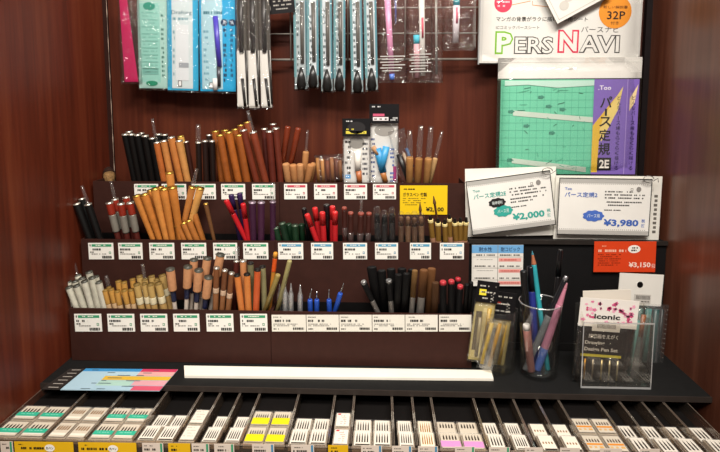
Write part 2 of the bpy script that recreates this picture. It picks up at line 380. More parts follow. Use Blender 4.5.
# mop brush at the far left
def bristle(t, L, r, k):
    mb = MB(); lathe(mb, [(L-2*k, r*.9), (L+2*k, r*1.7), (L+6*k, r*2.1), (L+10*k, r*2.2)], M('#8a6a44', .9, 0, .5, 300), 14); lathe(mb, [(L+10*k, r*2.2), (L+14*k, r*2.1), (L+18*k, r*1.5), (L+21*k, r*.7), (L+22*k, r*.1)], M('#2e1a12', .9, 0, .5, 300), 14); mb.build('bristles', t, True)
pen('mop_brush', 'brush', 'fat tan mop brush standing at the left end of the top tier', G1, 110, 182, 110.5, 5.5, 1, [('handle', 0, None, 1, .9, M('#2a1a12', .4))], extra=bristle, ylip=186, Y0=TY[1]+.026)

# ---- middle tier
bunch('nib_holder', 'pen holder', 'glossy black nib holder', 'at the left end of the middle tier', G2, 2,
      [(76.5,203.5,91,7.2),(88,204,101,7.2,(20,2,.5))], col1('#0a0a0a', rough=.42, coat=.05), 0, SIL)
bunch('nib_holder', 'pen holder', 'glossy black nib holder', 'behind the front pair, left end of middle tier', G2, 2, [(81.6,198.5,95,6.6)], col1('#0a0a0a', rough=.42, coat=.05), 1, SIL)
RD, SG, DR = M('#8e2c1c', .35, 0, .15, 60, .4), M('#8f8a80', .4, .3), M('#53201a', .4)
redsil = lambda i: [('red_cap', 0, 13, 1, 1, RD), ('grey_grip', 13, 32, 1.02, .95, SG), ('barrel', 32, None, .8, .75, DR)]
bunch('nib_holder', 'pen holder', 'red-topped grey nib holder', 'in front row, middle tier', G2, 2,
      [(109.3,202.5,119,7.2),(120.8,203.5,128,7.2),(130,202.5,138,7.2)], redsil, 0, SIL)
bunch('nib_holder', 'pen holder', 'red-topped grey nib holder', 'in back row, middle tier', G2, 2,
      [(114.8,199,124,6.8,(19,3,.5)),(126,197,133.5,6.8)], redsil, 1, SIL)
tan = col1('#c07a38', '#b87232', '#c98440', rough=.5, coat=.1, taper=.55)
bunch('wooden_holder', 'pen holder', 'tan wooden holder tapering downward', 'in front row, left of middle tier', G2, 2,
      [(136.5,195.5,154,8),(144.5,194,160.5,8.8),(155,188.5,167,8.8),(164,188.5,173,8.8),(172.5,187,181,8.8)], tan, 0, GOLD)
bunch('wooden_holder', 'pen holder', 'tan wooden holder tapering downward', 'in back row, left of middle tier', G2, 2,
      [(150.5,190,162,7.5),(160,187,171,7.5),(169.5,172.5,177.5,8)], tan, 1, GOLD)
bunch('wooden_holder', 'pen holder', 'small tan wooden holder', 'of three right of the tan bunch, middle tier', G2, 2,
      [(177.5,225,185,6.6),(183.5,222.5,191.5,6.6),(188.5,220.5,197.5,6.6)], col1('#a8672e', '#b06f34', taper=.8), 0, GOLD)
bunch('wooden_holder', 'pen holder', 'tan wooden holder leaning right', 'of two crossed over the small tan holders', G2, 2,
      [(192.5,187,179.5,7.4,(20,3,.5)),(200.5,188,186,8)], col1('#b4743a', '#cb9450', taper=.55), 1, GOLD)
bunch('wooden_holder', 'pen holder', 'tan wooden holder leaning left', 'rightmost by the crossed holders, middle tier', G2, 2, [(193.5,212,203.5,6.6)], col1('#a8672e', taper=.8), 1, GOLD)
bunch('nib_holder', 'pen holder', 'slim brown nib holder', 'alone between tan holders and red pens', G2, 2, [(205.7,203.5,214.5,4.4)], col1('#6e4a2c', taper=.6), 0, GOLD)
bunch('felt_pen', 'pen', 'bright red pen', 'of two crossing the purple pens, middle tier', G2, 2,
      [(226,200,247,5.4),(243,203.5,248.8,5.4)], lambda i: [('cap', 0, 16, 1, 1, M('#c41f26', .35)), ('barrel', 16, None, .97, .9, M('#b41a22', .35))], 0)
bunch('felt_pen', 'pen', 'dark violet pen', 'behind the red pens, middle tier', G2, 2,
      [(231,194.5,241,5.6),(239.5,193,246,5.6)], lambda i: [('cap', 0, 16, 1, 1, M('#33204e', .35)), ('barrel', 16, None, .97, .9, M('#2a1a40', .35))], 1)
bunch('felt_pen', 'pen', 'plum purple pen', 'of three upright on the middle tier', G2, 2,
      [(252.3,202,253.5,7.2),(261.3,202,261,7.2),(272.8,201.5,273,6,(20,4,.8))], col1('#3a1a32', '#401e36'), 0, M('#9a8a98', .4, .5))
GREEN = '#12301c'
bunch('felt_pen', 'pen', 'short dark green pen', 'in the middle tier\'s green bunch', G2, 2,
      [(276,227.5,279,6.2),(282,223,286.5,7),(295,225,296,7)], col1(GREEN, '#0f2818'), 0, M('#4a5a4a', .4, .5))
bunch('felt_pen', 'pen', 'short dark green pen', 'behind the green bunch\'s front row', G2, 2, [(288.5,223.5,291.5,6.4),(301.5,224,302.5,6.4)], col1(GREEN), 1)
redm = lambda i: [('cap', 0, 14, 1, 1, M('#cf2a2c', .35)), ('barrel', 14, None, .96, .95, M('#b92026', .35))]
bunch('marker_pen', 'pen', 'red marker pen', 'in front row, centre of the middle tier', G2, 2,
      [(306.8,214,317,5.6),(322.3,212,324,6),(335,211.5,335,6)], redm, 0)
bunch('marker_pen', 'pen', 'red marker pen', 'in back row, centre of the middle tier', G2, 2, [(314.7,207.5,320,5.8),(332.5,206,332.5,5.8)], redm, 1)
bunch('marker_pen', 'pen', 'black marker pen', 'behind the red markers, middle tier', G2, 2, [(303.8,208,310,5),(326.5,204.5,328,6.5)], col1('#0f0d10'), 1)
def band(t, L, r, k):
    mb = MB(); lathe(mb, [(L-36*k, r*1.03), (L-22*k, r*1.03)], SLEEVE, 12); mb.build('clear_grip', t, True)
brn = lambda i: [('end_cap', 0, 3, 1, 1, M('#8d4438', .4)), ('barrel', 3, None, 1, .95, M('#3e1d17', .4, 0, .15, 60, .2))]
bunch('marker_pen', 'pen', 'dark brown pen with pink top', 'in the middle tier\'s brown set', G2, 2,
      [(344.3,207,345,5.2),(350.7,212,350.7,5.8),(361,212.5,360,6.4,(13,3,.5)),(369,212.5,368,5.6)], brn, 0, extra=band)
# wrapped brushes
def wrapped(i, n, xt, yt, xb, w, tier, colr, desc, place, group, row, hair=None):
    def ex(t, L, r, k):
        mb = MB(); n_ = 12; top = 5+R(-1, 3)
        pr = [(L-26*k, r*1.25), (L-8*k, r*1.35), (L, r*1.45), (L+top*.6*k, r*1.3), (L+top*k, r*.9)]
        lathe(mb, pr, FILM, 9, .8, False); mb.build('plastic_wrapper', t, True)
    pen('wrapped_brush', 'brush', f'{desc}, {ordn(i, n)} {place}', group, xt, yt, xb, w, tier,
        [('brush_cap', 0, 9, .8, 1, hair or M(colr, .5)), ('barrel', 9, None, 1, .9, M(colr, .45, 0, .25, 120))], row=row, extra=ex)
bl = [(377,214,378,6),(384.5,215.5,384.5,6.4),(392,214,392,6.4)]
for i, (a, b, c, w_) in enumerate(bl): wrapped(i, 3, a, b, c, w_, 2, '#161313', 'black brush wrapped in clear film', 'of three on the middle tier', G2, 0)
bl = [(401,217,401,5.5),(408,217,408,5.5),(414.5,218,414.5,5.5),(421,217,421.5,5.5)]
for i, (a, b, c, w_) in enumerate(bl): wrapped(i, 4, a, b, c, w_, 2, ('#5e4330', '#7a5a40')[i % 2], 'brown brush wrapped in cloudy film', 'of four on the middle tier', G2, 0)
bunch('thin_brush', 'brush', 'thin brown brush', 'rising in front of the yellow price card', G2, 2, [(420,203,421.5,2.6),(433.5,196,440.5,2.6)],
      lambda i: [('bristles', 0, 8, .4, 1.3, M('#6a4a2c', .8)), ('handle', 8, None, .9, .8, M('#4a2a18', .4))], 1)
gp = lambda i: [('black_tip', 0, 5, .45, .75, DRK), ('gold_ferrule', 5, 8, 1.05, 1.05, M('#f0dc9a', .4, .2)), ('barrel', 8, 25, 1, 1, M('#8c6a2e', .4, .3)), ('grip', 25, None, 1.05, 1.05, M('#9a7058', .5))]
bunch('bamboo_pen', 'pen', 'short gold bamboo pen', 'of seven, right end of middle tier', G2, 2,
      [(430,215,433,5.2),(437.8,218,438.5,5.6),(444.6,219,445.5,5.2),(449.2,214,450.5,4.6),(454.6,218,456,5.2),(460.4,217.5,460.5,5),(466.5,217.5,464.8,5)], gp, 0)

# ---- bottom tier
wh = col1('#c9c6b6', '#c2bfae', rough=.45, coat=.1, taper=1)
DH = M('#4a4a42', .4)
bunch('nib_holder', 'pen holder', 'white nib holder', 'in front row of the white bunch', G3, 3,
      [(69,287,79,7),(76.5,285.5,86,7),(84.5,281,93.5,7),(92,277.5,100,7),(98.6,282,106,6.6)], wh, 0, DH)
bunch('nib_holder', 'pen holder', 'white nib holder', 'in back row of the white bunch', G3, 3,
      [(67.8,281.5,76,6.6),(75,281,84.5,6.6),(81.8,278,91.5,6.6),(89,272,98,6.8),(95.5,276.5,104,6.4)], wh, 1, DH)
bunch('nib_holder', 'pen holder', 'white nib holder in clear sleeve', 'rearmost of the white bunch', G3, 3, [(77.5,275,88,6.4,(17,3,.5))], wh, 2, DH)
yel = lambda i: [('barrel', 0, 16, 1, .97, M('#c09048', .5)), ('pale_band', 16, None, .97, .95, M('#cfae86', .5))]
bunch('bamboo_holder', 'pen holder', 'small yellow bamboo holder', 'in front row beside the white bunch', G3, 3,
      [(105,290,110.5,5.6),(111,289,116.5,5.6),(117.2,291,121.5,5.8),(124.2,290,129.5,6),(131.2,289.5,135,5.6)], yel, 0, M('#8a6a30', .5))
bunch('bamboo_holder', 'pen holder', 'small yellow bamboo holder', 'in back row beside the white bunch', G3, 3,
      [(108.8,287,115,4.6,(13,2,.9)),(118.4,281,122.5,5.8),(124,282,128.5,5.8),(132.5,279,137,5.6)], yel, 1, M('#8a6a30', .5))
yt2 = lambda i: [('barrel', 0, 15, 1, 1, M('#b99a5e', .5)), ('paper_band', 15, 23, 1.04, 1.04, M('#d9cfae', .5)), ('lower_barrel', 23, None, 1, .95, M('#b5925a', .5))]
bunch('bamboo_holder', 'pen holder', 'wide straw-coloured bamboo holder', 'in front row of the bamboo bunch', G3, 3,
      [(136.8,284,142.5,7),(144.3,283.5,149.5,5.5),(150.5,284,155.5,6.8),(158.3,283,164.8,7)], yt2, 0, M('#7a6232', .5))
bunch('bamboo_holder', 'pen holder', 'wide straw-coloured bamboo holder', 'in back row of the bamboo bunch', G3, 3,
      [(139.5,276,144,6),(144.8,279,150,6.4,(16,3,.6)),(151.5,276,157.5,6.2),(156.8,279,162.5,6.4),(162,275,171.5,6.8)], yt2, 1, M('#7a6232', .5))
PE, NV, WT = M('#c08a62', .75, 0, .12, 200), M('#161c3c', .4), M('#cbbdb0', .5)
pg = lambda i: [('foam_grip', 0, 24, 1, 1, PE), ('navy_barrel', 24, 37, .62, .6, NV), ('white_tip', 37, None, .5, .5, WT)]
bunch('foam_grip_pen', 'pen', 'pen with fat peach foam grip', 'in front row of the peach set', G3, 3,
      [(170.3,269,175.5,8.6),(188,266.5,186.2,8.6),(198.8,270,195.8,8.8),(208.6,277,204.2,8.8)], pg, 0, DH)
bunch('foam_grip_pen', 'pen', 'pen with fat peach foam grip', 'in back row of the peach set', G3, 3,
      [(194,259.5,191,8),(207.5,258,199.5,8.4),(220.5,254.5,210,8.8)], pg, 1, DH)
bw = lambda i: [('barrel', 0, 23, 1, 1, M(('#7a4a2a', '#6d4126')[i % 2], .45)), ('white_band', 23, 29, 1.04, 1.04, M('#c9ab90', .5)), ('lower_barrel', 29, None, 1, .95, M('#8a5a36', .45))]
bunch('nib_holder', 'pen holder', 'brown holder with pale band', 'beside the peach grips, bottom tier', G3, 3,
      [(216.6,267.5,215.5,6),(225,270,221.8,5.6),(231.8,273,228,5.8)], bw, 0, SIL)
bunch('nib_holder', 'pen holder', 'dark red holder in clear sleeve', 'above the brown banded holders', G3, 3, [(236.5,261,234,5.6,(15,4,.9))], col1('#4e1f18'), 2, SIL)
orr = lambda i: [('barrel', 0, None, 1, 1, M(('#c9773a', '#cc7c3c', '#c2562a')[i], .4, 0, .1, 60, .3))]
bunch('lacquer_holder', 'pen holder', 'bright orange lacquer holder', 'in front row, centre of bottom tier', G3, 3,
      [(237.2,275,242,6.6),(247,274,248.7,6.6),(257.6,269.5,256,6.6)], orr, 0, DRK)
bunch('lacquer_holder', 'pen holder', 'peach orange lacquer holder', 'behind the bright orange holders', G3, 3, [(243,260.5,245,6.6)], col1('#bd7e50'), 1, SIL)
bunch('lacquer_holder', 'pen holder', 'grey green lacquer holder', 'behind the bright orange holders', G3, 3, [(250.5,263,252,6.4),(262.5,266.5,264.8,6.4)], col1('#6e6a4c', '#85805c'), 1, DRK)
pen('felt_pen', 'pen', 'slim orange pen with yellow top beside the khaki pens', G3, 275.6, 252.5, 269.3, 4.6, 3,
    [('yellow_cap', 0, 6, 1, 1, M('#e09a34', .4)), ('orange_cap', 6, 21, 1, 1, M('#d9571e', .4)), ('barrel', 21, None, .95, .9, M('#b9772a', .4))], row=1)
bunch('bamboo_holder', 'pen holder', 'khaki bamboo holder leaning right', 'beside the clear glass pens', G3, 3, [(278.2,274.5,264.6,5.6),(289.8,260.5,277,5)], col1('#9a8648', '#a39a66'), 0)
# clear glass pens
for i, (x, y0, row) in enumerate([(279.6, 284, 1), (285.2, 282, 0), (291, 283.5, 0), (300.2, 284.5, 0)]):
    def ex(t, L, r, k):
        mb = MB(); tk = L
        lathe(mb, [(0, r*.8), (tk*.35, r), (tk*.78, r), (tk*.86, r*.5), (tk*1.0, r*.16)], clear('pen_glass', gloss=.22, milk=.16, rough=.03), 12); mb.build('glass_body', t, True)
        mb = MB(); lathe(mb, [(tk*.3, r*.45), (tk*.75, r*.45), (tk*.8, r*.1)], clear('pen_glass', gloss=.22, milk=.3, rough=.03), 8); mb.build('glass_nib', t, True)
    pen('glass_pen', 'pen', f'small clear glass pen, {ordn(i, 4)} of four on the bottom tier', 'clear glass pens', x, y0, x, 5.6, 3, [], row=row, extra=ex)
# blue styluses
for i, (xt, yt, xb, xtip, ytip) in enumerate([(310, 299.5, 310.5, 312.5, 288), (316.8, 299.5, 316.8, 312.5, 290), (329, 299.5, 329.5, 328.4, 287), (340.5, 293, 335, 341.5, 280)]):
    def ex(t, L, r, k, q=(xtip-xt)/(yt-ytip)):
        mb = MB(); mb.tube([(0, 0, L), (0, 0, L+4*k), (q*6*k, 0, L+9*k), (q*11*k, 0, L+12*k)], [.0011, .0009, .0007, .0006], CHROME, 8); mb.build('wire_tip', t, True)
    t = pen('ball_stylus', 'stylus', f'blue ball stylus with metal tip, {ordn(i, 4)} of four on the bottom tier', 'blue ball styluses', xt, yt, xb, 5.8, 3, [('barrel', 0, None, .9, 1, M('#2450b4', .35))], extra=ex)
# leather brush cases
CL = lambda c: (lambda i: [('sleeve', 0, 24, 1, .9, M(c, .6)), ('metal_end', 24, None, .7, .7, M('#8b8782', .35, .7))])
bunch('pen_case', 'pen case', 'flat black pen sleeve', 'in front row of the bottom tier\'s black set', G3, 3,
      [(363,281,377.5,6.6),(388.8,279.5,391.5,6.8)], lambda i: [('silver_top', 0, 3, .95, 1, M('#a8a8a8', .3, .8)), ('sleeve', 3, 24, 1, .8, M('#0c0b0c', .55)), ('metal_end', 24, None, .8, .8, M('#8b8782', .35, .7))], 0)
bunch('pen_case', 'pen case', 'wide black pen sleeve', 'in back row of the bottom tier\'s black set', G3, 3,
      [(371.5,266.5,378,10),(381.5,270,385,9),(391,268.5,394.5,9)], lambda i: [('sleeve', 0, None, 1, .8, M('#0c0b0c', .55))], 1, flat=.5)
bunch('pen_case', 'pen case', 'wide black pen sleeve', 'in front row beside the brown sleeves', G3, 3,
      [(398.5,274,397,7.5),(406.5,273,404,7.5)], lambda i: [('sleeve', 0, None, 1, .85, M('#0c0b0c', .55))], 0, flat=.6)
bunch('pen_case', 'pen case', 'wide black pen sleeve', 'in back row beside the brown sleeves', G3, 3, [(402,268,401,9),(411.5,269,408.5,7)], lambda i: [('sleeve', 0, None, 1, .85, M('#0c0b0c', .55))], 1, flat=.5)
bunch('pen_case', 'pen case', 'brown leather pen sleeve', 'of three front ones, bottom tier', G3, 3,
      [(415,270,411.5,6),(424,269.5,420,8.6),(435.5,282,434.5,7.6)], lambda i: [('sleeve', 0, 31 if i < 2 else None, 1, .95, M(('#7a5a34', '#6b4628', '#4a301c')[i], .6)), ('metal_end', 31, None, .9, .9, M('#8b8782', .35, .7))][:2 if i < 2 else 1], 0, flat=.6)
bunch('pen_case', 'pen case', 'brown leather pen sleeve', 'behind the front brown ones, bottom tier', G3, 3, [(431.8,268,428.5,8.6)], lambda i: [('sleeve', 0, None, 1, .95, M('#6e482a', .6))], 1, flat=.5)
rt = lambda i: [('red_end', 0, 3.5, .9, 1, M('#b5303a', .35)), ('sleeve', 3.5, None, 1, .95, M('#0c0b0c', .55))]
bunch('capped_pen', 'pen', 'black pen with red end', 'in front row, right end of bottom tier', G3, 3, [(443,281,443,7.4),(451.3,280,451.3,7),(460.3,285,458.3,6.8)], rt, 0)
bunch('capped_pen', 'pen', 'black pen with red end', 'behind the front row, right end of bottom tier', G3, 3, [(458,277.5,457.5,6.4)], rt, 2)
bunch('capped_pen', 'pen', 'black plain-ended pen', 'at the right end of the bottom tier', G3, 3, [(467,284,465,5),(471.3,282,469,4.4)], col1('#0c0b0b', rough=.5, coat=0), 0)

# ------------------------------------------------------------------ packs standing in the top tier
def carded(label, tl, tr, bl, Y, name='pen_pack', header=16, group='hanging packs on the top tier', hdr='#141214', cat='packaged pen', body=None, writing=None, milk=FILM, back='#dddbd6', floorz=None):
    S = px_sheet(tl, tr, bl, Y)
    base = S.p(S.uw/2, S.vh); t = thing(name, label, cat, base, group)
    mb = MB(); pouch(S, mb, milk, 0, 0, S.uw, S.vh, .0035, 6, 12, .0006, hash(label) % 99); mb.build('clear_bag', t)
    if header:
        mb = MB(); S2 = Sheet(S.P0+S.N*.0042, S.U, S.V, S.uw, S.vh); S2.slab(mb, P(hdr), .0006, v1=header)
        if writing: writing(S2, mb)
        mb.build('header_card', t)
    if back:
        mb = MB(); S3 = Sheet(S.P0-S.N*.001, S.U, S.V, S.uw, S.vh); S3.slab(mb, P(back), .0005, u0=1, u1=S.uw-1, v0=max(header, 3), v1=S.vh-1); 
        if body: body(S3, mb, t)
        mb.build('backing_card', t)
    return S, t
def packpen(S, t, name, a, b, w, m, l=.0015, tip=None, n=10):
    mb = MB(); k = S.U.length/S.uw
    mb.tube([S.p(*a, l), S.p(*b, l)], [w/2*k, w/2*k*.9], m, n, flat=.6); return mb.build(name, t)
def w1(S, mb):
    S.text(mb, 'OHTO', 3, 2, 2, P('#dddddd'), 8) if False else S.dashes(mb, 2.5, 2, 10, 1.2, P('#c8c8c8'), seed=1)
    S.disc(mb, S.uw/2, 9, 9, 6, P('#2c2a2b'), .0002); S.rect(mb, 3.5, 12.2, S.uw-4, 15, P('#d8c84c')); S.dashes(mb, 5, 13, S.uw-6, 1.2, INK, l=.0005, seed=2); S.dashes(mb, 4, 9.8, 12, 1.4, P('#d8c84c'), seed=4)
def b1(S, mb, t):
    for i in range(7): S.dashes(mb, 2.5+i % 2*1.6, 22+i*5.2, 8, 2.4, INK, seed=i); S.dashes(mb, 20, 24+i*5, 25, 2.2, P('#4a4a52'), seed=i+9)
    S.rect(mb, 2.5, 56, 8, 60, P('#6aa4d8')); S.disc(mb, 14, 24, 8, 6, P('#8f8c86'))
S, t = carded('pen pack with black header and yellow band on the top tier', (342.5, 118.5), (370.5, 118.5), (342.5, 184), -.055, header=17.5, body=b1, writing=w1)
packpen(S, t, 'white_cap', (15.3, 32), (15.3, 52), 7, M('#e8e2d8', .4)); packpen(S, t, 'orange_barrel', (16, 52), (17, 64), 6, M('#b0663a', .4))
def w2(S, mb):
    S.dashes(mb, 2.5, 2, 11, 1.2, P('#c8c8c8'), seed=3); S.rect(mb, 3.5, 9.5, 15, 12, P('#c85a78')); S.rect(mb, 3.5, 12.8, 19, 16.3, P('#e6e0e0')); S.dashes(mb, 5, 14, 18, 1.4, INK, l=.0005, seed=4); S.dashes(mb, 21, 13, 28, 1.4, P('#c8c8c8'), seed=6); S.dashes(mb, 21, 15, 28, 1.2, P('#c8c8c8'), seed=7)
def b2(S, mb, t):
    for i in range(9): S.dashes(mb, 1.6, 34+i*4.6, 5.5, 2, P('#3a4a7a'), seed=i); S.dashes(mb, 21, 44+i*4, 25, 2, P('#4a6ab0'), seed=i+20)
    S.rect(mb, 24, 62, 27.5, 77, P('#a83a78')); S.disc(mb, 15, 26, 10, 6, P('#a09c96'))
S, t = carded('tall pen pack with black header and pink band on the top tier', (369.5, 104), (399, 104), (369.5, 183.5), -.053, header=19, body=b2, writing=w2)
packpen(S, t, 'blue_cap', (8, 44), (14, 68), 8, M('#2f8cc0', .4)); packpen(S, t, 'blue_grip', (17, 42), (12, 66), 7, M('#3b98cc', .4), .003)
packpen(S, t, 'orange_barrel', (13, 66), (16.5, 78), 6, M('#b0703a', .4)); packpen(S, t, 'wood_tip', (3.5, 42), (9, 50), 5, M('#b58a64', .5), .003)
S, t = carded('clear sleeve with black pens beside the tall pink-banded pack', (388, 132), (404, 128), (398, 184), -.058, header=0, back=None)
packpen(S, t, 'black_pen', (5, 24), (8.5, 54), 5.5, M('#15110f', .4)); packpen(S, t, 'pale_stick', (10, 24), (13, 54), 3, M('#b09a80', .4)); packpen(S, t, 'blue_pen', (14, 20), (16, 40), 3, M('#2f5c8c', .4), .001)
# bag of short brown sticks
S = px_sheet((314, 155), (343, 154), (314, 184), -.056); t = thing('stick_bag', 'crinkled clear bag of short brown sticks on the top tier', 'bag of pens', S.p(14, 29), 'hanging packs on the top tier')
mb = MB(); pouch(S, mb, FILM, 0, 0, S.uw, S.vh, .005, 6, 8, .0009, 5); mb.build('clear_bag', t)
for i, (u, c) in enumerate([(3.5, '#9a6a3a'), (8, '#a8743e'), (13, '#6e3a22'), (17.5, '#8a5a34'), (22, '#5a3020'), (25.5, '#70482c')]):
    packpen(S, t, 'wooden_stick', (u, 3+(i % 3)*1.5), (u+.3, 28), 3.8, M(c, .5))

# ================================================================== PRICE TAGS
def price_tag(x0, x1, y0, y1, Y, bandc, label, group, seed, bg='#f0eee6', wide=False):
    S = px_sheet((x0, y0), (x1, y0), (x0, y1), Y-.0009); W, H = S.uw, S.vh; mb = MB(); S.slab(mb, P(bg), .0007)
    if bandc:
        S.rect(mb, W*.14, H*.07, W*.93, H*.22, P(bandc)); S.dashes(mb, W*.3, H*.11, W*.7, H*.05, WHITE, seed=seed)
        S.rect(mb, W*.06, H*.08, W*.1, H*.2, INK)
        S.dashes(mb, W*.07, H*.33, W*.5, H*.12, P('#3c3a38'), seed=seed+1, mn=.8, mx=2.4)
        S.dashes(mb, W*.07, H*.52, W*.22, H*.08, P('#55524e'), seed=seed+2); S.dashes(mb, W*.07, H*.64, W*.7, H*.06, P('#8a8580'), seed=seed+3)
        S.frame(mb, W*.82, H*.52, W*.9, H*.66, W*.02, P(bandc))
        S.dashes(mb, W*.54, H*.78, W*.93, H*.16, P('#2c2a28'), seed=seed+4, mn=1, mx=1.8, fill=1)
    else:
        S.dashes(mb, W*.05, H*.10, W*.3, H*.05, P('#77726c'), seed=seed)
        S.dashes(mb, W*.05, H*.28, W*.55, H*.13, P('#35322f'), seed=seed+1, mn=.8, mx=2.2); S.dashes(mb, W*.05, H*.52, W*.75, H*.05, P('#8a8580'), seed=seed+2); S.dashes(mb, W*.05, H*.62, W*.7, H*.05, P('#8a8580'), seed=seed+3)
        S.dashes(mb, W*.05, H*.8, W*.2, H*.08, P('#55524e'), seed=seed+5); S.dashes(mb, W*.62, H*.75, W*.94, H*.14, P('#35322f'), seed=seed+4, mn=1, mx=1.8, fill=1)
    return solo(mb, 'price_tag', label, 'price tag', S.p(W/2, H), group)
GN, RDb, BLb = '#3f9a70', '#c84a5c', '#5aa0c0'
t1 = [(134, 158), (161.5, 186), (191.5, 215.5), (221, 245), (252, 275), (284, 307), (314, 337), (344, 367), (373, 396)]
for i, (a, b) in enumerate(t1):
    c = GN if i < 5 else RDb
    price_tag(a, b, 184, 199.3, TY[1], c, f'{"green" if i < 5 else "pink"}-banded price tag, {ordn(i, 9)} on the top tier', 'price tags on the top tier', i*11)
t2 = [(88, 113), (118, 142), (149, 174), (181, 206), (213, 237), (243, 268), (278, 303), (311, 333), (343, 367), (375, 398), (410, 431), (440, 464)]
for i, (a, b) in enumerate(t2):
    c = GN if i < 6 else BLb
    price_tag(a, b, 243, 259.3, TY[2], c, f'{"green" if i < 6 else "blue"}-banded price tag, {ordn(i, 12)} on the middle tier', 'price tags on the middle tier', i*13+5)
t3 = [(74, 101), (107, 134), (140, 167), (173, 199), (206, 233), (240, 267)]
for i, (a, b) in enumerate(t3):
    price_tag(a, b, 314, 331.5, TY[3], GN, f'green-banded price tag, {ordn(i, 6)} of six on the bottom tier', 'price tags on the bottom tier', i*17+3)
t3b = [(271.5, 305.7), (306.3, 338.7), (339.3, 371.7), (372.3, 404.7), (405.3, 437.7), (439, 473.5)]
for i, (a, b) in enumerate(t3b):
    price_tag(a, min(b, 471.5), 315, 331.5, TY[3], None, f'plain white wide price tag, {ordn(i, 6)} of six on the bottom tier', 'wide price tags on the bottom tier', i*19+7, '#eae6da')
# yellow card
S = px_sheet((400, 185.5), (447.5, 185.5), (400, 214.5), TY[1]-.001); mb = MB(); S.slab(mb, P('#e8c21c'), .0008)
S.dashes(mb, 2.5, 3, 16, 1.2, INK, seed=1); S.text(mb, 'ガラスペン 竹製', 3, 7, 4, INK, 24, .015)
for i in range(4): S.dashes(mb, 3, 12.5+i*2.1, 26-(i % 2)*5, .7, P('#6a5a20'), seed=i+3)
S.text(mb, '¥2,100', 26, 21.5, 5, INK, 18, .03)
solo(mb, 'price_card', 'bright yellow price card at the right end of the top tier', 'price card', S.p(24, 29))

# ================================================================== RIGHT SIDE CARDS
# long white acrylic / paper boards standing on the black box
S = px_sheet((466, 168), (663, 176), (466, 238), BBY+.012, uw=197, vh=70)
SA = px_sheet((465, 169), (556, 166.5), (465, 237), BBY+.016, uw=91, vh=68)
mb = MB(); SA.slab(mb, P('#ece9e0'), .0012); solo(mb, 'ruler_board', 'plain white board behind the tilted ¥2,000 card'.replace('¥2,000', '2,000 yen'), 'board', SA.p(45, 68), 'white ruler boards')
SB = px_sheet((556, 175.5), (662.5, 176.5), (556, 239), BBY+.012, uw=106, vh=63)
mb = MB(); SB.slab(mb, P('#e6e3da'), .0015)
for i in range(9): SB.rect(mb, 99+(i % 2)*.6, 18+i*4.4, 102.5, 20.6+i*4.4, P('#6a6660'))
solo(mb, 'ruler_board', 'white board with dark side lettering behind the 3,980 yen card', 'board', SB.p(53, 63), 'white ruler boards')
def price_card(tl, tr, bl, Y, accent, title, price, label, bubbles):
    W, H = math.hypot(tr[0]-tl[0], tr[1]-tl[1]), math.hypot(bl[0]-tl[0], bl[1]-tl[1])
    S = px_sheet(tl, tr, bl, Y); mb = MB(); S.slab(mb, P('#eeece6'), .0012)
    A = P(accent); GY = P('#8d8a86')
    S.rect(mb, 1, 1, W-1, 5, P('#b5b3ae')); S.rect(mb, 1, H-5, W-1, H-1, P('#b5b3ae'))
    for i in range(int((W-4)/2)):
        S.rect(mb, 2+i*2, 5.5, 2.9+i*2, 6.1, GY); S.rect(mb, 2+i*2, H-6.2, 2.9+i*2, H-5.6, GY)
    S.frame(mb, 0, 0, W, H, .8, INK, .0004)
    S.text(mb, 'Too', 6, 9.5, 2.6, A, 7, .02); S.text(mb, title, 6, 14, 5.2, A, 33, .015)
    for i in range(3): S.dashes(mb, W*.50, 12.5+i*3.1, W*.93-(i == 0)*12, 1.3, P('#3a3836'), seed=i+W, mn=.8, mx=2)
    for i in range(3, 5): S.dashes(mb, W*.50, 13.5+i*3.1, W*.9-(i == 4)*12, 1.3, P('#3a3836'), seed=i+W, mn=.8, mx=2)
    S.dashes(mb, W*.50, 31, W*.68, 1.0, P('#3a3836'), seed=77)
    S.disc(mb, W-13, 10.5, 2.4, 2.6, GY, .0005); S.frame(mb, W-21, 9.5, W-18.5, 12, .4, GY)
    for (u, v, a, b, c, tx) in bubbles:
        S.disc(mb, u, v, a, b, P(c), .0005, 60, .06, 9)
        if tx: S.text(mb, tx, u-a*.6, v-b*.35, b*.7, P('#e8f2ee'), a*1.2, l=.0007)
    S.text(mb, price, W*.50, H-16.5, 8, A, W*.38, .035); S.text(mb, '税', W*.91, H-17, 3.6, A, 3.6, .01); S.text(mb, '抜', W*.91, H-12.4, 3.6, A, 3.6, .01)
    return S, solo(mb, 'price_card', label, 'price card', S.p(W/2, H), 'white ruler price cards')
price_card((465.5, 181.5), (550, 170), (472.5, 235.5), BBY+.004, '#3aa79a', 'パース定規2E', '¥2,000',
           'tilted white price card with turquoise 2,000 yen price', [(29, 25, 8.5, 4.6, '#2a2828', '簡単便利'), (34, 34, 9.5, 5.5, '#3aa79a', 'パース用')])
price_card((559.5, 177.5), (652.5, 179), (559.5, 234.5), BBY+.004, '#4468b8', 'パース定規2', '¥3,980',
           'upright white price card with blue 3,980 yen price', [(36, 37.5, 10.5, 5.5, '#4c70c4', 'パース用')])
# binder clip shaped loops on the cards' top right corners
for (x, y, lb) in ((547, 171, 'tilted turquoise-priced card'), (648, 179, 'upright blue-priced card')):
    Y = BBY+.001; k = ppm(Y); mb = MB(); c = at(x, y, Y)
    mb.tube([c+Vector((math.cos(a)*5*k, -.002, math.sin(a)*3.4*k)) for a in [i*math.pi*2/16 for i in range(15)]]+[c+Vector((9*k, -.002, 1*k)), c+Vector((9.5*k, -.002, -3*k))], .0006, M('#8a8682', .3, .9), 6)
    solo(mb, 'wire_clip', 'thin wire clip on the top right corner of the '+lb, 'clip', c, 'wire clips on the cards')
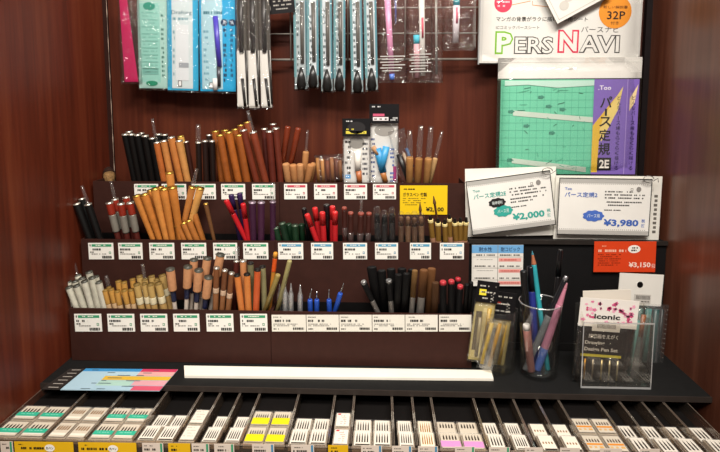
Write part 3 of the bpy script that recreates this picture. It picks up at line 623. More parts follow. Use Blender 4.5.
# blue/white chart on the black box
S = px_sheet((472, 245), (523.5, 245), (471.5, 286), BBY-.0045); W, H = S.uw, S.vh; mb = MB(); S.slab(mb, P('#e6e2da'), .0008)
S.rect(mb, 0, 0, W, 8, P('#6fa8d8')); S.text(mb, '耐水性', 7, 2, 4.4, P('#1a2c50'), 13, .01); S.text(mb, '耐コピック', 29, 2, 4.4, P('#1a2c50'), 19, .01)
for i, v in enumerate((8, 19, 31)):
    S.line(mb, 1, v+3.8, W-1, v+3.8, .3, GY if False else P('#8a8680')); S.dashes(mb, 3, v+1.3, 23, 1.3, P('#4a4844'), seed=v); S.dashes(mb, 28, v+1.3, 48, 1.3, P('#4a4844'), seed=v+1)
    S.rect(mb, 27, v+5, W-2, v+8.4, P('#e8a098')); S.dashes(mb, 5, v+6, 22, .7, P('#b0aca6'), seed=v+2); S.dashes(mb, 29, v+6, 48, 1.2, P('#c8685c'), l=.0005, seed=v+2)
S.line(mb, 26, 0, 26, H, .5, P('#8a8680'))
solo(mb, 'price_chart', 'white chart with blue header fixed on the black box', 'chart', S.p(25, 41))
# red price card
S = px_sheet((594.5, 241.5), (656.5, 241.5), (594.5, 272), BBY-.0055); W, H = S.uw, S.vh; mb = MB(); S.slab(mb, P('#d8441e'), .0008)
S.dashes(mb, 4, 4, 12, 1, P('#f0a080'), seed=2); S.dashes(mb, 4, 8, 32, 2.4, P('#f2c0a8'), seed=3, mn=1, mx=2.2)
for i in range(6): S.dashes(mb, 4, 12.5+i*2.1, 27-(i % 2)*3, .8, P('#8a2c14'), seed=i+5)
S.disc(mb, 40, 7.5, 6.2, 4, P('#f4efe6')); S.dashes(mb, 36.5, 5.5, 43.5, 1.4, INK, l=.0006, seed=1); S.dashes(mb, 37, 8, 43, 1.4, INK, l=.0006, seed=5)
S.text(mb, '¥3,150', 35, 20.5, 6, P('#f8dccc'), 22, .03); S.text(mb, '税抜', 58, 22, 4.4, P('#f8dccc'), 3.6)
solo(mb, 'price_card', 'orange red 3,150 yen price card on the black box', 'price card', S.p(30, 30))

# ================================================================== TOP: wire grid and hanging goods
GY_ = -.016
mb = MB()
xg0, xg1 = at(258, 40, GY_).x, at(480, 40, GY_).x
t = thing('wire_grid', 'white wire grid behind the hanging pen packs', 'wire rack', ((xg0+xg1)/2, GY_, .42))
for y, r in ((59.5, .0019), (33.5, .0011), (8, .0011)):
    mb = MB(); z = at(370, y, GY_).z; mb.tube([(xg0, GY_, z), (xg1, GY_, z)], r, M('#a8a39a', .35, .3), 8); mb.build('horizontal_wire', t)
zb, zt = at(370, 60, GY_).z, .60
for x in (266, 291, 348, 405, 478):
    mb = MB(); xx = at(x, 40, GY_).x; mb.tube([(xx, GY_-.002, zb-.001), (xx, GY_-.002, zt)], .0012, M('#a8a39a', .35, .3), 8); mb.build('vertical_wire', t)
def hang(label, tl, tr, bl, Y, film=FILM, group='packs hanging above the pens', name='hanging_pack', cat='packaged pen', th=.004, back=None, draw=None, ztop=-12, tilt=None):
    """hanging clear pack; photo corners given down from the frame's top edge, the sheet continues a little above"""
    S = px_sheet(tl, tr, bl, Y, vprio=True)
    t = thing(name, label, cat, S.p(S.uw/2, S.vh), group)
    mb = MB(); pouch(S, mb, film, 0, ztop, S.uw, S.vh, th, 6, 16, .0007, int(tl[0])); mb.build('clear_bag', t)
    if back:
        mb = MB(); S3 = Sheet(S.P0+S.N*.0, S.U, S.V, S.uw, S.vh); S3.slab(mb, P(back), .0006, u0=1, u1=S.uw-1, v0=ztop, v1=S.vh-2)
        if draw: draw(S3, mb, t)
        mb.build('backing_card', t)
    elif draw: draw(S, None, t)
    return S, t
# a magenta pack
def d(S, mb, t):
    m2 = MB(); m2.prism([S.p(4, 82), S.p(17.5, 82), S.p(9, -10), S.p(2, -10)], -S.N*.0012, P('#b81c56')); m2.build('magenta_card', t)
hang('magenta pack at the left end of the hanging row', (117, 0), (139, 0), (121, 84), -.035, draw=d)
for pth in ():
    pass
# teal template pack
def d(S, mb, t):
    S.rect(mb, 3, 3, 23, 82, P('#8fc9bc')); S.disc(mb, 13, 6, 6, 4, P('#2f8f7a'), .0006)
    for i in range(9): S.rect(mb, 5, 12+i*7, 21, 12.8+i*7, P('#6fb0a2'), .0006); S.dashes(mb, 6, 15+i*7, 20, 1.2, P('#78b8aa'), l=.0006, seed=i)
    S.rect(mb, 5, 68, 21, 74, P('#76b4a8'), .0006); S.disc(mb, 14, 83, 6, 2.6, P('#1f8a68'), .0007)
    for i in range(14): S.dashes(mb, 24.5, 14+i*4.6, 27, 2.2, P('#4a7a70'), l=.0006, seed=i)
hang('pale teal template pack hanging next to the magenta one', (136, 0), (168, 0), (138.5, 90), -.034, back='#a6cdc4', draw=d, name='template_pack', cat='packaged template')
def d(S, mb, t):
    S.rect(mb, 0.5, -12, 4, 90, P('#2fa4cf')); S.rect(mb, 27, -12, 31.5, 90, P('#2fa4cf')); S.rect(mb, 5, -12, 26, 88, P('#c9d6d8'))
    S.text(mb, 'Drafting', 5, 10, 5, P('#3a6a78'), 20); S.text(mb, 'Eraser', 7, 17, 4, P('#3a6a78'), 15) if False else S.dashes(mb, 6, 17, 22, 2.6, P('#6a98a4'), seed=3)
    S.rect(mb, 9, 24, 22, 80, P('#d8dde0'), .0007); S.rect(mb, 12, 62, 22, 67, P('#9aa0a6'), .0009); S.rect(mb, 11, 80, 15, 86, P('#e8e8e8'), .0008); S.frame(mb, 11, 80, 15, 86, .6, INK, .0009)
    for i in range(8): S.dashes(mb, 6, 30+i*6, 8, 3, P('#88aab4'), l=.0006, seed=i)
hang('cyan edged pack with white card, left of the violet pen pack', (166.5, 0), (199, 0), (167.5, 92), -.036, back='#3aa8d0', draw=d)
def d(S, mb, t):
    S.rect(mb, 3, -12, 24, 89, P('#a8ccd6')); S.text(mb, 'Dynamic', 3, 11, 5, P('#3a6a78'), 22) if False else S.dashes(mb, 4, 11, 24, 3, P('#3f7482'), seed=8)
    S.disc(mb, 26, 22, 3.6, 3.4, P('#1c3a58'), .0006); S.text(mb, 'A', 24.6, 20, 4, P('#d8e8f0'), 3, l=.0008); S.disc(mb, 34, 22, 3.6, 3.4, P('#1c3a58'), .0006); S.text(mb, 'A', 32.6, 20, 4, P('#d8e8f0'), 3, l=.0008)
    for i in range(11): S.dashes(mb, 25, 28+i*5, 28, 3, P('#1c3a58'), l=.0006, seed=i); S.dashes(mb, 32, 28+i*5, 34.5, 3, P('#1c5a80'), l=.0006, seed=i+30)
    for i in range(9): S.dashes(mb, 5, 30+i*6, 10, 2.2, P('#6f9fb0'), l=.0006, seed=i)
    S.rect(mb, 10.5, 82, 14.5, 88, P('#e8e8e8'), .0008); S.frame(mb, 10.5, 82, 14.5, 88, .6, INK, .0009)
    packpen(S, t, 'violet_pen', (17.5, 16), (21, 66), 5.5, M('#4a40b0', .35), .002); packpen(S, t, 'pen_point', (20, 66), (20.5, 86), 4, M('#4a4a52', .35, .5), .002); packpen(S, t, 'white_eraser', (16.5, 78), (16.8, 90), 5, M('#d8d8d8', .5), .003)
hang('cyan pack holding a violet pen', (198, 0), (236, 0), (199.5, 93), -.037, back='#22a0d2', draw=d)
for i, (a, b, c, bl_) in enumerate([(235.5, 247.5, 237, 109), (246.5, 259, 248.5, 110), (257.5, 270, 261, 109.5)]):
    def d(S, mb, t):
        S.rect(mb, 0.5, 50, 11.5, 106, P('#dedbd4')); S.rect(mb, .5, -12, 11.5, 50, P('#4a453f'))
        packpen(S, t, 'black_barrel', (5+i*.6, -8), (5.5, 52), 5, M('#2a2624', .4), .001)
        packpen(S, t, 'black_refill', (6, 78), (8.5, 106), 3.2, M('#22201f', .4), .001)
        packpen(S, t, 'dark_edge', (9.5, 50), (11.5, 104), 2.2, M('#33302d', .4), .001)
    hang(f'narrow black and white pen pack, {ordn(i, 3)} of three', (a, 0), (b, 0), (c, bl_), -.040-.004*i, back='#b8b4ac', draw=d, group='black and white pen packs')
# black card top
S = px_sheet((262, -8), (293, -11), (264, 15), -.042); mb = MB(); S.slab(mb, P('#141214'), .0008)
S.dashes(mb, 10, 10, 28, 1.4, P('#a8a49c'), seed=4); S.dashes(mb, 10, 14, 28, 1.4, P('#a8a49c'), seed=5); S.dashes(mb, 10, 18, 24, 1.2, P('#a8a49c'), seed=6); S.frame(mb, 3, 15, 7, 19, .5, P('#a8a49c'))
solo(mb, 'header_card', 'small black card with white lettering at the top edge', 'card', S.p(15, 24))
# six brush pen packs with pale blue edges
CONE = M('#161514', .3)
for i, (a, c, w_, yb) in enumerate([(292.5, 294, 15, 91), (306, 306.5, 13, 89), (319, 320.5, 13.5, 93), (333, 333, 13, 92), (349, 351, 13.5, 94), (363, 365, 14, 92)]):
    def d(S, mb, t):
        W = S.uw
        S.rect(mb, .5, -12, 3, yb-14, P('#6f9ca2')); S.rect(mb, W-2.6, -12, W-.6, yb-14, P('#5a8f9c')); S.rect(mb, 3.2, -12, W-3, yb-16, P(('#aab4b6', '#ccd4d8', '#c8ced2')[i % 3]))
        for q in range(12): S.dashes(mb, 3.6, 3+q*6, 6, 2.6, P('#4c5a5c'), l=.0006, seed=q+i)
        packpen(S, t, 'grey_barrel', (W*.62 if i % 2 == 0 else W*.55, 2), (W*.6, yb-28), 4, M('#5c5852', .4), .001)
        mb2 = MB(); k = S.U.length/S.uw
        mb2.tube([S.p(W*.5, yb-24, .0), S.p(W*.5, yb-14, .0), S.p(W*.5, yb-6, .0), S.p(W*.5, yb-1, .0)], [1.2*k, 4*k, 5.2*k, 3.6*k], CONE, 12, flat=.6); mb2.build('black_cone_end', t)
    hang(f'pale blue edged brush pen pack, {ordn(i, 6)} of six', (a, 0), (a+w_, 0), (c, yb), -.038-.005*(i % 2), back='#9aa8aa', draw=d, group='pale blue edged brush pen packs', cat='packaged brush pen', th=.005)
def stripes(S, mbm, u0, u1, v0, n=6):
    for q in range(n): S.rect(mbm, u0+(q % 2)*2, v0+q*2.9, u1-(q % 3)*3, v0+q*2.9+1, P('#b8b6b2'), .005)
def d(S, mb, t):
    packpen(S, t, 'pink_pen', (9.5, -10), (13.5, 74), 6.4, M('#d994b8', .35), .0005); packpen(S, t, 'blue_tip', (13.6, 74), (13.9, 80), 5.6, M('#5c7fd0', .35), .0005)
    packpen(S, t, 'pen_clip', (18, -6), (18, 24), 1.8, M('#5a5f9c', .3), .002)
    m2 = MB(); stripes(S, m2, 2, 27, 56); m2.build('printed_stripes', t)
hang('clear pack holding a pink pen with blue tip', (377.5, 0), (407, 0), (378.5, 83), -.040, draw=d)
def d(S, mb, t):
    packpen(S, t, 'white_pen', (15, -10), (15.5, 76), 6, M('#d9d5cf', .35), .0005); packpen(S, t, 'cyan_eraser', (9.5, 35), (9.5, 44), 6.4, M('#4fb6cc', .5), .001)
    packpen(S, t, 'pink_sleeve', (9.5, 44), (9.8, 78), 6, M('#c89aa0', .5), .001); packpen(S, t, 'red_mark', (15.6, 18), (15.7, 38), 2.2, M('#c85a6a', .5), .0035)
    m2 = MB(); stripes(S, m2, 2, 24, 54, 7); m2.build('printed_stripes', t)
hang('clear pack holding a white pen and a cyan topped eraser', (406.5, 0), (432, 0), (407.5, 83), -.042, draw=d)
def d(S, mb, t):
    packpen(S, t, 'grey_stick', (5, -10), (5, 74), 2.4, M('#8a8680', .4), .001)
hang('narrow clear pack right of the white pen pack', (431, 0), (442.5, 0), (431.5, 83), -.039, draw=d)
def d(S, mb, t):
    packpen(S, t, 'cyan_end', (14, -10), (14, 6), 7, M('#4fb6cc', .5), .001); packpen(S, t, 'white_eraser', (14, 6), (13, 43), 7, M('#d6cdd2', .5), .001); packpen(S, t, 'pink_mark', (14, 8), (13.8, 24), 4, M('#c86478', .5), .0025)
hang('short crinkled pack holding a pink and white eraser', (442.5, 0), (476, 0), (442.5, 51), -.042, draw=d, th=.006, cat='packaged eraser')

# poster PERS NAVI
S = px_sheet((481, 0), (643, 0), (479.5, 63), -.030, uw=162, vh=63)
t = thing('product_board', 'white board lettered Pers Navi hanging at top right', 'product package', S.p(80, 63))
mb = MB(); S.slab(mb, P('#d6d4cf'), .006, P('#9fb0b4'), v0=-16); S.rect(mb, 3, -16, 160, 61, P('#e2e0da'))
S.disc(mb, 22.5, 3, 9, 9.4, P('#e0405c')); S.dashes(mb, 16, 1, 29, 1.8, P('#f6d0d6'), l=.0005, seed=3); S.dashes(mb, 17, 5, 27, 1.8, P('#f6d0d6'), l=.0005, seed=4)
S.line(mb, 31, 5, 50, 1, .7, P('#d08a4a')); S.line(mb, 52, 1, 52, 5, .5, P('#d08a4a')); S.line(mb, 52, 5, 70, 7, .7, P('#d08a4a'))
S.text(mb, 'マンガの背景がラクに描ける専用シート', 16, 16.5, 4.8, P('#2c2a28'), 92, .012); S.text(mb, 'ICコミックパースシート', 16, 25.5, 3.6, P('#5a5856'), 44, .005)
def outline_text(S, mb, s, u, v, h, w, c, b0, b1):
    q = h*(b0-b1)/.73; S.text(mb, s, u, v, h, P(c), w, b0, .0004); S.text(mb, s, u+q, v+q, h-2*q, P('#e2e0da'), w-2*q, b1, .0006)
outline_text(S, mb, 'P', 15.5, 31, 23, 18.5, '#7ab82c', .085, .03); outline_text(S, mb, 'ERS', 35, 36, 18, 40, '#3c3a38', .05, .01)
outline_text(S, mb, 'N', 79, 29.5, 23, 21, '#d82c50', .085, .03); outline_text(S, mb, 'AVI', 100.5, 34.5, 18, 41, '#3c3a38', .05, .01)
S.text(mb, 'パースナビ', 102, 26, 6, P('#3c3a38'), 38)
S.disc(mb, 135, 11.5, 16.3, 16.6, P('#e8942c'), .0005); S.text(mb, '新しい解説書', 123, 5.5, 3, P('#6a3c10'), 24, l=.0008); S.text(mb, '32P', 127, 11, 8, INK, 18, .01, .0008); S.text(mb, '付き', 131, 21, 3.2, P('#6a3c10'), 8, l=.0008)
mb.build('printed_board', t)
mb = MB(); S.rect(mb, -1.5, -16, 0, 64.5, clear('edge_film', gloss=.15, milk=.3), .001); pouch(S, mb, clear('thin_film', gloss=.07, milk=.01), -1.5, -16, 164, 64.5, .002, 6, 8, .0001); mb.build('clear_bag', t)
# overlapping leaflet
S = px_sheet((516, -14), (603, -33), (557, 24), -.041, uw=70, vh=56); 
P0 = at(557, 24, -.041); A_ = at(605, -2, -.041); B_ = at(541, -9, -.041)
S = Sheet(B_, (A_-P0)*1.15, P0-B_, 62, 40); mb = MB(); S.slab(mb, P('#dedbd4'), .0015); S.frame(mb, 3, 3, 59, 37, .5, P('#b8b4ae')); S.disc(mb, 14, 26, 5, 5, P('#c4c0b8')); S.disc(mb, 22, 20, 5, 5, P('#cac6be'))
solo(mb, 'leaflet', 'tilted pale leaflet overlapping the Pers Navi board', 'leaflet', P0)

# template bag (green sheet, purple strip)
S = px_sheet((498.5, 58), (642.5, 57), (499.5, 176), -.036, uw=144, vh=116)
t = thing('template_pack', 'large bagged green perspective template with purple title strip', 'product package', S.p(72, 116))
mb = MB(); S.slab(mb, P('#ece9e2'), .0008, v1=20); S.rect(mb, 3, 4, 141, 5, P('#d8d6ce')); S.disc(mb, 73, 11, 3, 1, P('#c8c4bc')); mb.build('header_strip', t)
mb = MB(); S.slab(mb, P('#70cca8'), .0012, u0=3, u1=142, v0=21, v1=114)
GRD = P('#56b494'); DKG = P('#2c6e5c')
for i in range(14): S.rect(mb, 5+i*7, 22, 5.4+i*7, 113, GRD)
for i in range(12): S.rect(mb, 4, 26+i*7.4, 98, 26.4+i*7.4, GRD)
S.poly(mb, [(16, 56), (16, 51), (98, 58), (98, 63)][::1], P('#c8d6c8'), .0006); S.poly(mb, [(16, 103), (16, 98), (92, 107), (92, 112)], P('#c8d6c8'), .0006)
rr = random.Random(3)
for i in range(34):
    u, v = rr.uniform(8, 92), rr.uniform(26, 108); a = rr.uniform(0, 3.14); l_ = rr.uniform(3, 12); S.line(mb, u, v, min(96, u+math.cos(a)*l_), v+math.sin(a)*l_*.4, .5, GRD if i % 3 else DKG, .0007)
for (u, v) in ((44, 38), (14, 52), (52, 47), (66, 50), (30, 66), (56, 73), (14, 100), (12, 109)): S.disc(mb, u, v, 3.2, 1.6, P('#3f8a74'), .0007, 14, .2, 5)
S.poly(mb, [(7, 22), (97, 22), (97, 27), (60, 29), (30, 26), (7, 27)], P('#bfe0d2'), .0008)
# purple strip
PU = P('#8066b8'); S.rect(mb, 97, 21, 142, 114, PU, .0008)
S.poly(mb, [(97, 66), (97, 112), (103, 112), (104, 80), (126, 30), (116, 42)], P('#e2b83c'), .001); S.poly(mb, [(108, 56), (126, 28), (122, 50), (106, 82), (104, 70)], P('#e8cf7a'), .0011)
S.poly(mb, [(133, 52), (133, 40), (141, 26), (138, 44)], P('#e8cf9a'), .001); S.rect(mb, 130, 21, 130.8, 114, P('#a890d0'), .001)
S.text(mb, '.Too', 101, 27, 4.4, P('#ece6f4'), 13, .02, .0012)
for ch, v, h_ in (('パ', 37.5, 11), ('ス', 57.5, 9.5), ('定', 69.5, 11.5), ('規', 83, 12)):
    S.text(mb, ch, 103.5, v, h_, INK, 12, .016, .0014)
S.rect(mb, 108.6, 49.5, 110.8, 56.5, INK, .0014)
S.rect(mb, 103, 97.5, 117, 110, INK, .0014); S.text(mb, '2E', 105, 99.5, 8.4, P('#ece6dc'), 10, .03, .0016)
for x0, s0 in ((120.5, 37), (135, 37)):
    v = s0
    for ch in 'どんなパース線もらくらく描ける':
        if ch == 'ー': S.rect(mb, x0+1.6, v, x0+2.1, v+4, P('#2a1c4a'), .0014)
        else: S.text(mb, ch, x0, v, 4, P('#2a1c4a'), 4, 0, .0014)
        v += 4.9
mb.build('printed_insert', t)
mb = MB(); pouch(S, mb, clear('crisp_film', gloss=.10, milk=.03, bump=.25), -.5, 0, 144.5, 116, .0035, 8, 8, .0003, 4); mb.build('clear_bag', t)

# ================================================================== ON THE BOARD
a, b, c, d_ = on(184, 365.5, .004), on(491, 370, .004), on(493.5, 378.5, .004), on(184.5, 375.5, .004)
mb = MB(); mb.prism([d_, c, b, a], (0, 0, -.0035), P('#f4efe2')); solo(mb, 'paper_strip', 'long white paper strip lying on the black board', 'paper', (a+c)/2)
# printed colour guide lying at left
a, b, c, d_ = on(86, 368.5, .001), on(178, 369.5, .001), on(160, 391, .001), on(60, 389.5, .001)
t = thing('colour_guide', 'flat coloured guide sheet lying on the board near left wall', 'printed sheet', (a+c)/2)
P0 = a; Ug = b-a; Vg = ((d_-a)+(c-b))/2
mb = MB()
def gp_(u, v, l=0): return P0+Ug*u+Vg*v+Vector((0, 0, l))
def grect(u0, v0, u1, v1, c_, l=.0002): mb.add([gp_(u0, v1, l), gp_(u1, v1, l), gp_(u1, v0, l), gp_(u0, v0, l)], [(0, 1, 2, 3)], P(c_))
mb.prism([gp_(0, 1), gp_(1, 1), gp_(1, 0), gp_(0, 0)], (0, 0, -.0007), P('#a8c4d4'))
grect(0, 0, .62, .14, '#3f8fc8'); grect(.62, 0, 1, .14, '#c83c60'); grect(0, .14, .3, 1, '#a9c8d8'); grect(.3, .14, .62, .34, '#b4d0dc'); grect(.62, .14, 1, .34, '#e0a8a4')
grect(.3, .36, 1, .54, '#dcb23c'); grect(.3, .56, .65, .8, '#a8ccc0'); grect(.3, .8, .7, 1, '#a4c4d4'); grect(.66, .56, 1, .78, '#d8a0a8'); grect(.7, .8, 1, 1, '#d05870')
for i in range(16): 
    u, v = R(.05, .8), .06+.125*(i % 8); grect(u, v, u+R(.05, .15), v+.03, '#4a5a68', .0003)
mb.build('printed_sheet', t)
mb = MB(); a2, d2 = on(70, 368.5, .001), on(41, 389, .001)
mb.prism([d2, d_+Vector((-.001, 0, 0)), a+Vector((-.001, 0, 0)), a2], (0, 0, -.0007), P('#2e2a28'))
for i in range(6):
    q = (i+.5)/6; p0 = a2.lerp(d2, q); p1 = a.lerp(d_, q); v0_ = p0.lerp(p1, .25); v1_ = p0.lerp(p1, .8); dz = Vector((0, -.0008, 0)); up = Vector((0, 0, .0003))
    mb.add([v0_+dz+up, v1_+dz+up, v1_-dz+up, v0_-dz+up], [(0, 1, 2, 3)], P('#a8a29a'))
mb.build('dark_margin', t)

# --- clear holder with yellow packs
def cup(label, name, cat, cx, ytop, ybot, wtop, wbot, Y, m, wall=.0016, base=.004, flat=1.0, group=None, n=32):
    k = ppm(Y); B = at(cx, ybot, Y); zt = at(cx, ytop, Y).z; B.z = .0006
    t = thing(name, label, cat, B, group); mb = MB()
    ro0, ro1 = wbot/2*k, wtop/2*k; H = zt
    def ring(z, r, fl=flat): return [(B.x+math.cos(2*math.pi*i/n)*r, B.y+math.sin(2*math.pi*i/n)*r*fl, z) for i in range(n)]
    prof = [(.0006, ro0*.92), (.002, ro0), (H, ro1), (H+.0006, ro1-wall*.5), (H, ro1-wall), (base, ro0-wall), (base-.0005, .0004)]
    vs = []
    for z, r in prof: vs += ring(z, r)
    fs = [(i*n+j, i*n+(j+1) % n, (i+1)*n+(j+1) % n, (i+1)*n+j) for i in range(len(prof)-1) for j in range(n)]+[tuple(range(n-1, -1, -1))]
    mb.add(vs, fs, m, True); mb.build('cup_wall', t)
    return t, B, H, ro1, ro0
hy = -.150
t, HB, HH, _, _ = cup('clear round holder full of yellow brush packs', 'clear_holder', 'holder', 496, 309, 371, 41, 38, hy, ACRYL, flat=.75)
HOLD = [((477.5, 279.5), (499.5, 282), (476.5, 362), hy-.006, 'front left', 21, '#f0e040'), ((493.5, 290), (516.5, 293), (487, 366), hy+.006, 'right', 27, '#b83020')]
for i, (tl, tr, bl, Y, w_, hh, acc) in enumerate(HOLD):
    S = px_sheet(tl, tr, bl, Y); t = thing('brush_pack', f'yellow brush pack with black header, {w_} in the clear holder', 'packaged brush', S.p(S.uw/2, S.vh), 'yellow brush packs in the clear holder')
    mb = MB(); S2 = Sheet(S.P0+S.N*.003, S.U, S.V, S.uw, S.vh); S2.slab(mb, P('#141214'), .0006, v1=hh)
    S2.rect(mb, 3, 8, 10, 14, P(acc) if i == 0 else P('#1c1a1c')); S2.dashes(mb, 4, 10, 9, 1.4, INK if i == 0 else P(acc), l=.0005, seed=1)
    for q in range(3): S2.dashes(mb, 3, 4+q*(7 if i else 6), 19, 1.3, P('#c8c4ba'), l=.0004, seed=q+i*5)
    for q in range(7): S2.rect(mb, 15+(q % 2)*2, 10+q*1.5, 16+(q % 2)*2, 11+q*1.5, P('#a8a49c'))
    mb.build('header_card', t)
    mb = MB(); pouch(S, mb, FILM2, 0, hh-2, S.uw, S.vh, .003, 5, 8, .0005, i); mb.build('clear_bag', t)
    mb = MB(); S.slab(mb, P('#b9a86a'), .0006, u0=1, u1=S.uw-1, v0=hh, v1=S.vh-2); S.rect(mb, 3, hh+10, 9, S.vh-12, P('#5a4c30')); S.rect(mb, 10, hh+6, 14, S.vh-8, P('#d8c890')); mb.build('backing_card', t)
    packpen(S, t, 'brush_handle', (S.uw*.72, hh+6), (S.uw*.72, S.vh-4), 4.5, M('#c09a2c', .4), .001)
    packpen(S, t, 'brush_handle', (S.uw*.35, hh+16), (S.uw*.38, S.vh-6), 4, M('#8a7a50', .4), .001)
S = px_sheet((488, 318), (507, 322), (484, 369), hy-.012); t = thing('brush_pack', 'small yellow brush pack, frontmost in the clear holder', 'packaged brush', S.p(10, 50), 'yellow brush packs in the clear holder')
mb = MB(); pouch(S, mb, FILM2, 0, 0, S.uw, S.vh, .002, 5, 8, .0004, 8); mb.build('clear_bag', t)
packpen(S, t, 'yellow_handle', (5, 4), (4.5, 46), 4.5, M('#c8a83a', .4), 0); packpen(S, t, 'gold_handle', (13, 3), (12.5, 47), 4.2, M('#c49428', .4), 0)

# --- glass cup with pens
gy = -.157
t, GB, GH, _gr, _ = cup('round clear glass cup holding loose pens on the black board', 'glass_cup', 'cup', 538, 302, 371, 43, 38, gy, GLASS, .0018, .006)
mb = MB(); mb.tube([(GB.x+math.cos(a)*(_gr-.0009), GB.y+math.sin(a)*(_gr-.0009), GH+.0006) for a in [i*math.pi*2/36 for i in range(37)]], .0010, clear('glass_rim_highlight', gloss=.5, milk=.2, rough=.03), 8, caps=False); mb.build('rim', t)  # milky ring added on the lip to paint its highlight
mb = MB(); mb.tube([(GB.x, GB.y, .0007), (GB.x, GB.y, .003), (GB.x, GB.y, .0058)], [.0185*.9, .0195*.9, .0175*.9], clear('glass_base', gloss=.4, milk=.06, rough=.03), 28); mb.build('thick_base', t)
def cpen(name, cat, label, xt, yt, xb, yb, w_, dy_t, dy_b, segs, **kw):
    pen(name, cat, label, 'pens in the glass cup', xt, yt, xb, w_, 3, segs, row=0, ylip=yb, Y0=gy+dy_b, back=dy_t-dy_b, floorz=.0068, **kw)
cpen('ballpoint_pen', 'pen', 'navy pen with black end in the glass cup', 530.5, 266, 535.5, 352, 7.4, .012, .006, [('black_end', 0, 26, 1, 1, M('#14131a', .35)), ('navy_barrel', 26, None, 1, .9, M('#27307c', .3))])
cpen('colour_pencil', 'pencil', 'turquoise pencil with wooden point in the glass cup', 532.2, 251, 544.5, 345, 5, .012, -.001, [('lead_point', 0, 4, .15, .5, M('#3f7c8c', .5)), ('wooden_cone', 4, 14, .5, 1, M('#a8684a', .6)), ('barrel', 14, None, 1, 1, M('#2f9aa4', .35))])
cpen('marker_pen', 'pen', 'black marker standing at the glass cup\'s left rim', 523.5, 270.5, 528.5, 340, 7.4, .003, -.000, [('barrel', 0, None, 1, .9, M('#121112', .4))])
cpen('eraser_pen', 'eraser', 'short pink pen eraser with white top in the glass cup', 526.2, 324, 529.5, 355, 8, -.013, -.010, [('white_eraser', 0, 6, .9, 1, M('#d8d2cc', .6)), ('pink_barrel', 6, None, 1, 1, M('#a8746c', .45))])
cpen('ballpoint_pen', 'pen', 'long black pen standing highest in the glass cup', 560.5, 249.5, 553, 330, 5.4, .010, .006, [('cap', 0, 28, .9, 1, M('#121012', .3)), ('barrel', 28, None, 1, .9, M('#161416', .3))])
cpen('ballpoint_pen', 'pen', 'silver and black pen leaning right in the glass cup', 566.5, 276, 534, 350, 5.0, -.002, -.006, [('silver_end', 0, 5, .8, 1, M('#c0c0c4', .3, .8)), ('barrel', 5, 45, 1, 1.3, M('#1a1a1e', .25)), ('grey_grip', 45, None, 1.4, 1.2, M('#77787a', .35))])
cpen('ballpoint_pen', 'pen', 'pink pen with blue bottom leaning right in the glass cup', 567, 283, 544, 350, 8.2, -.008, -.007, [('tip', 0, 6, .2, .4, M('#b87a88', .35)), ('upper_barrel', 6, 24, .4, .75, M('#c27c90', .35)), ('pink_barrel', 24, 72, .85, 1, M('#d089a2', .35)), ('blue_end', 72, None, 1, .9, M('#5a78c8', .35))])

# --- acrylic box with pen set
AY = -.194
k = ppm(AY); fl = at(581, 386, AY); fr = at(650, 391, AY); 
x0, x1 = at(580.5, 386, AY).x, at(651, 386, AY).x; y0 = AY; y1 = AY+.030; zt = at(616, 316, AY).z
t = thing('acrylic_box', 'open clear acrylic box holding the pen set packs', 'acrylic box', ((x0+x1)/2, (y0+y1)/2, 0.0006)); th = .0022
z1b = .0006
for nm, lo, hi in (('front_wall', (x0, y0, z1b), (x1, y0+th, zt-.009)), ('back_wall', (x0, y1-th, z1b), (x1, y1, zt+.006)), ('base_plate', (x0+th, y0+th, z1b), (x1-th, y1-th, z1b+.003))):
    mb = MB(); mb.box(lo, hi, ACRYL); mb.build(nm, t)
for xe in (x0, x1-th):
    mb = MB(); mb.prism([Vector((xe, y0+th, z1b)), Vector((xe, y0+th, zt-.009)), Vector((xe, y0+th+.012, zt+.006)), Vector((xe, y1-th, zt+.006)), Vector((xe, y1-th, z1b))], (th, 0, 0), ACRYL); mb.build('side_wall', t)
for xe in (x0, x1-.0012):      # bright polished rims
    mb = MB(); mb.box((xe, y0-.0005, z1b), (xe+.0012, y0, zt-.009), clear('polished_rim', gloss=.3, milk=.35)); mb.build('polished_edge', t)
mb = MB(); mb.box((x0, y0-.0005, z1b), (x1, y0, z1b+.0025), clear('polished_rim', gloss=.3, milk=.35)); mb.build('polished_edge', t)
mb = MB(); mb.box((x0, y0-.0005, zt-.0105), (x1, y0, zt-.009), clear('polished_rim', gloss=.3, milk=.35)); mb.build('polished_edge', t)
S = px_sheet((580.5, 297), (639, 301), (584, 380), AY+.012); W, H = S.uw, S.vh
t = thing('pen_set_pack', 'pen set pack with pink blossom header in the acrylic box', 'packaged pen set', S.p(W/2, H))
mb = MB(); S.slab(mb, P('#221e1c'), .001, v0=10, u0=2, u1=W-8, v1=H); 
S.text(mb, '細密画をえがく', 12, 35.5, 4.4, P('#dcd4ca'), 30, .02); S.text(mb, 'Drawing', 9, 42.5, 4.6, P('#dcd4ca'), 20, .03); S.text(mb, 'Design Pen Set', 9, 49, 4.8, P('#dcd4ca'), 34, .03); S.rect(mb, 6, 56, 47, 58.6, P('#d8c83c')); mb.build('dark_card', t)
for i, (u, c_) in enumerate(((11, '#d89a3a'), (19, '#b8a890'), (28, '#d0b880'), (36, '#d8c8a0'), (44, '#d8c8a0'))):
    packpen(S, t, 'metal_nib', (u, 61), (u+.6, 81), 2.0, M(c_, .3, .8), .001)
mb = MB(); S2 = Sheet(S.P0+S.N*.0016, S.U, S.V, W, H); S2.slab(mb, P('#ece6de'), .0008, v0=0, v1=28)
rr = random.Random(11)
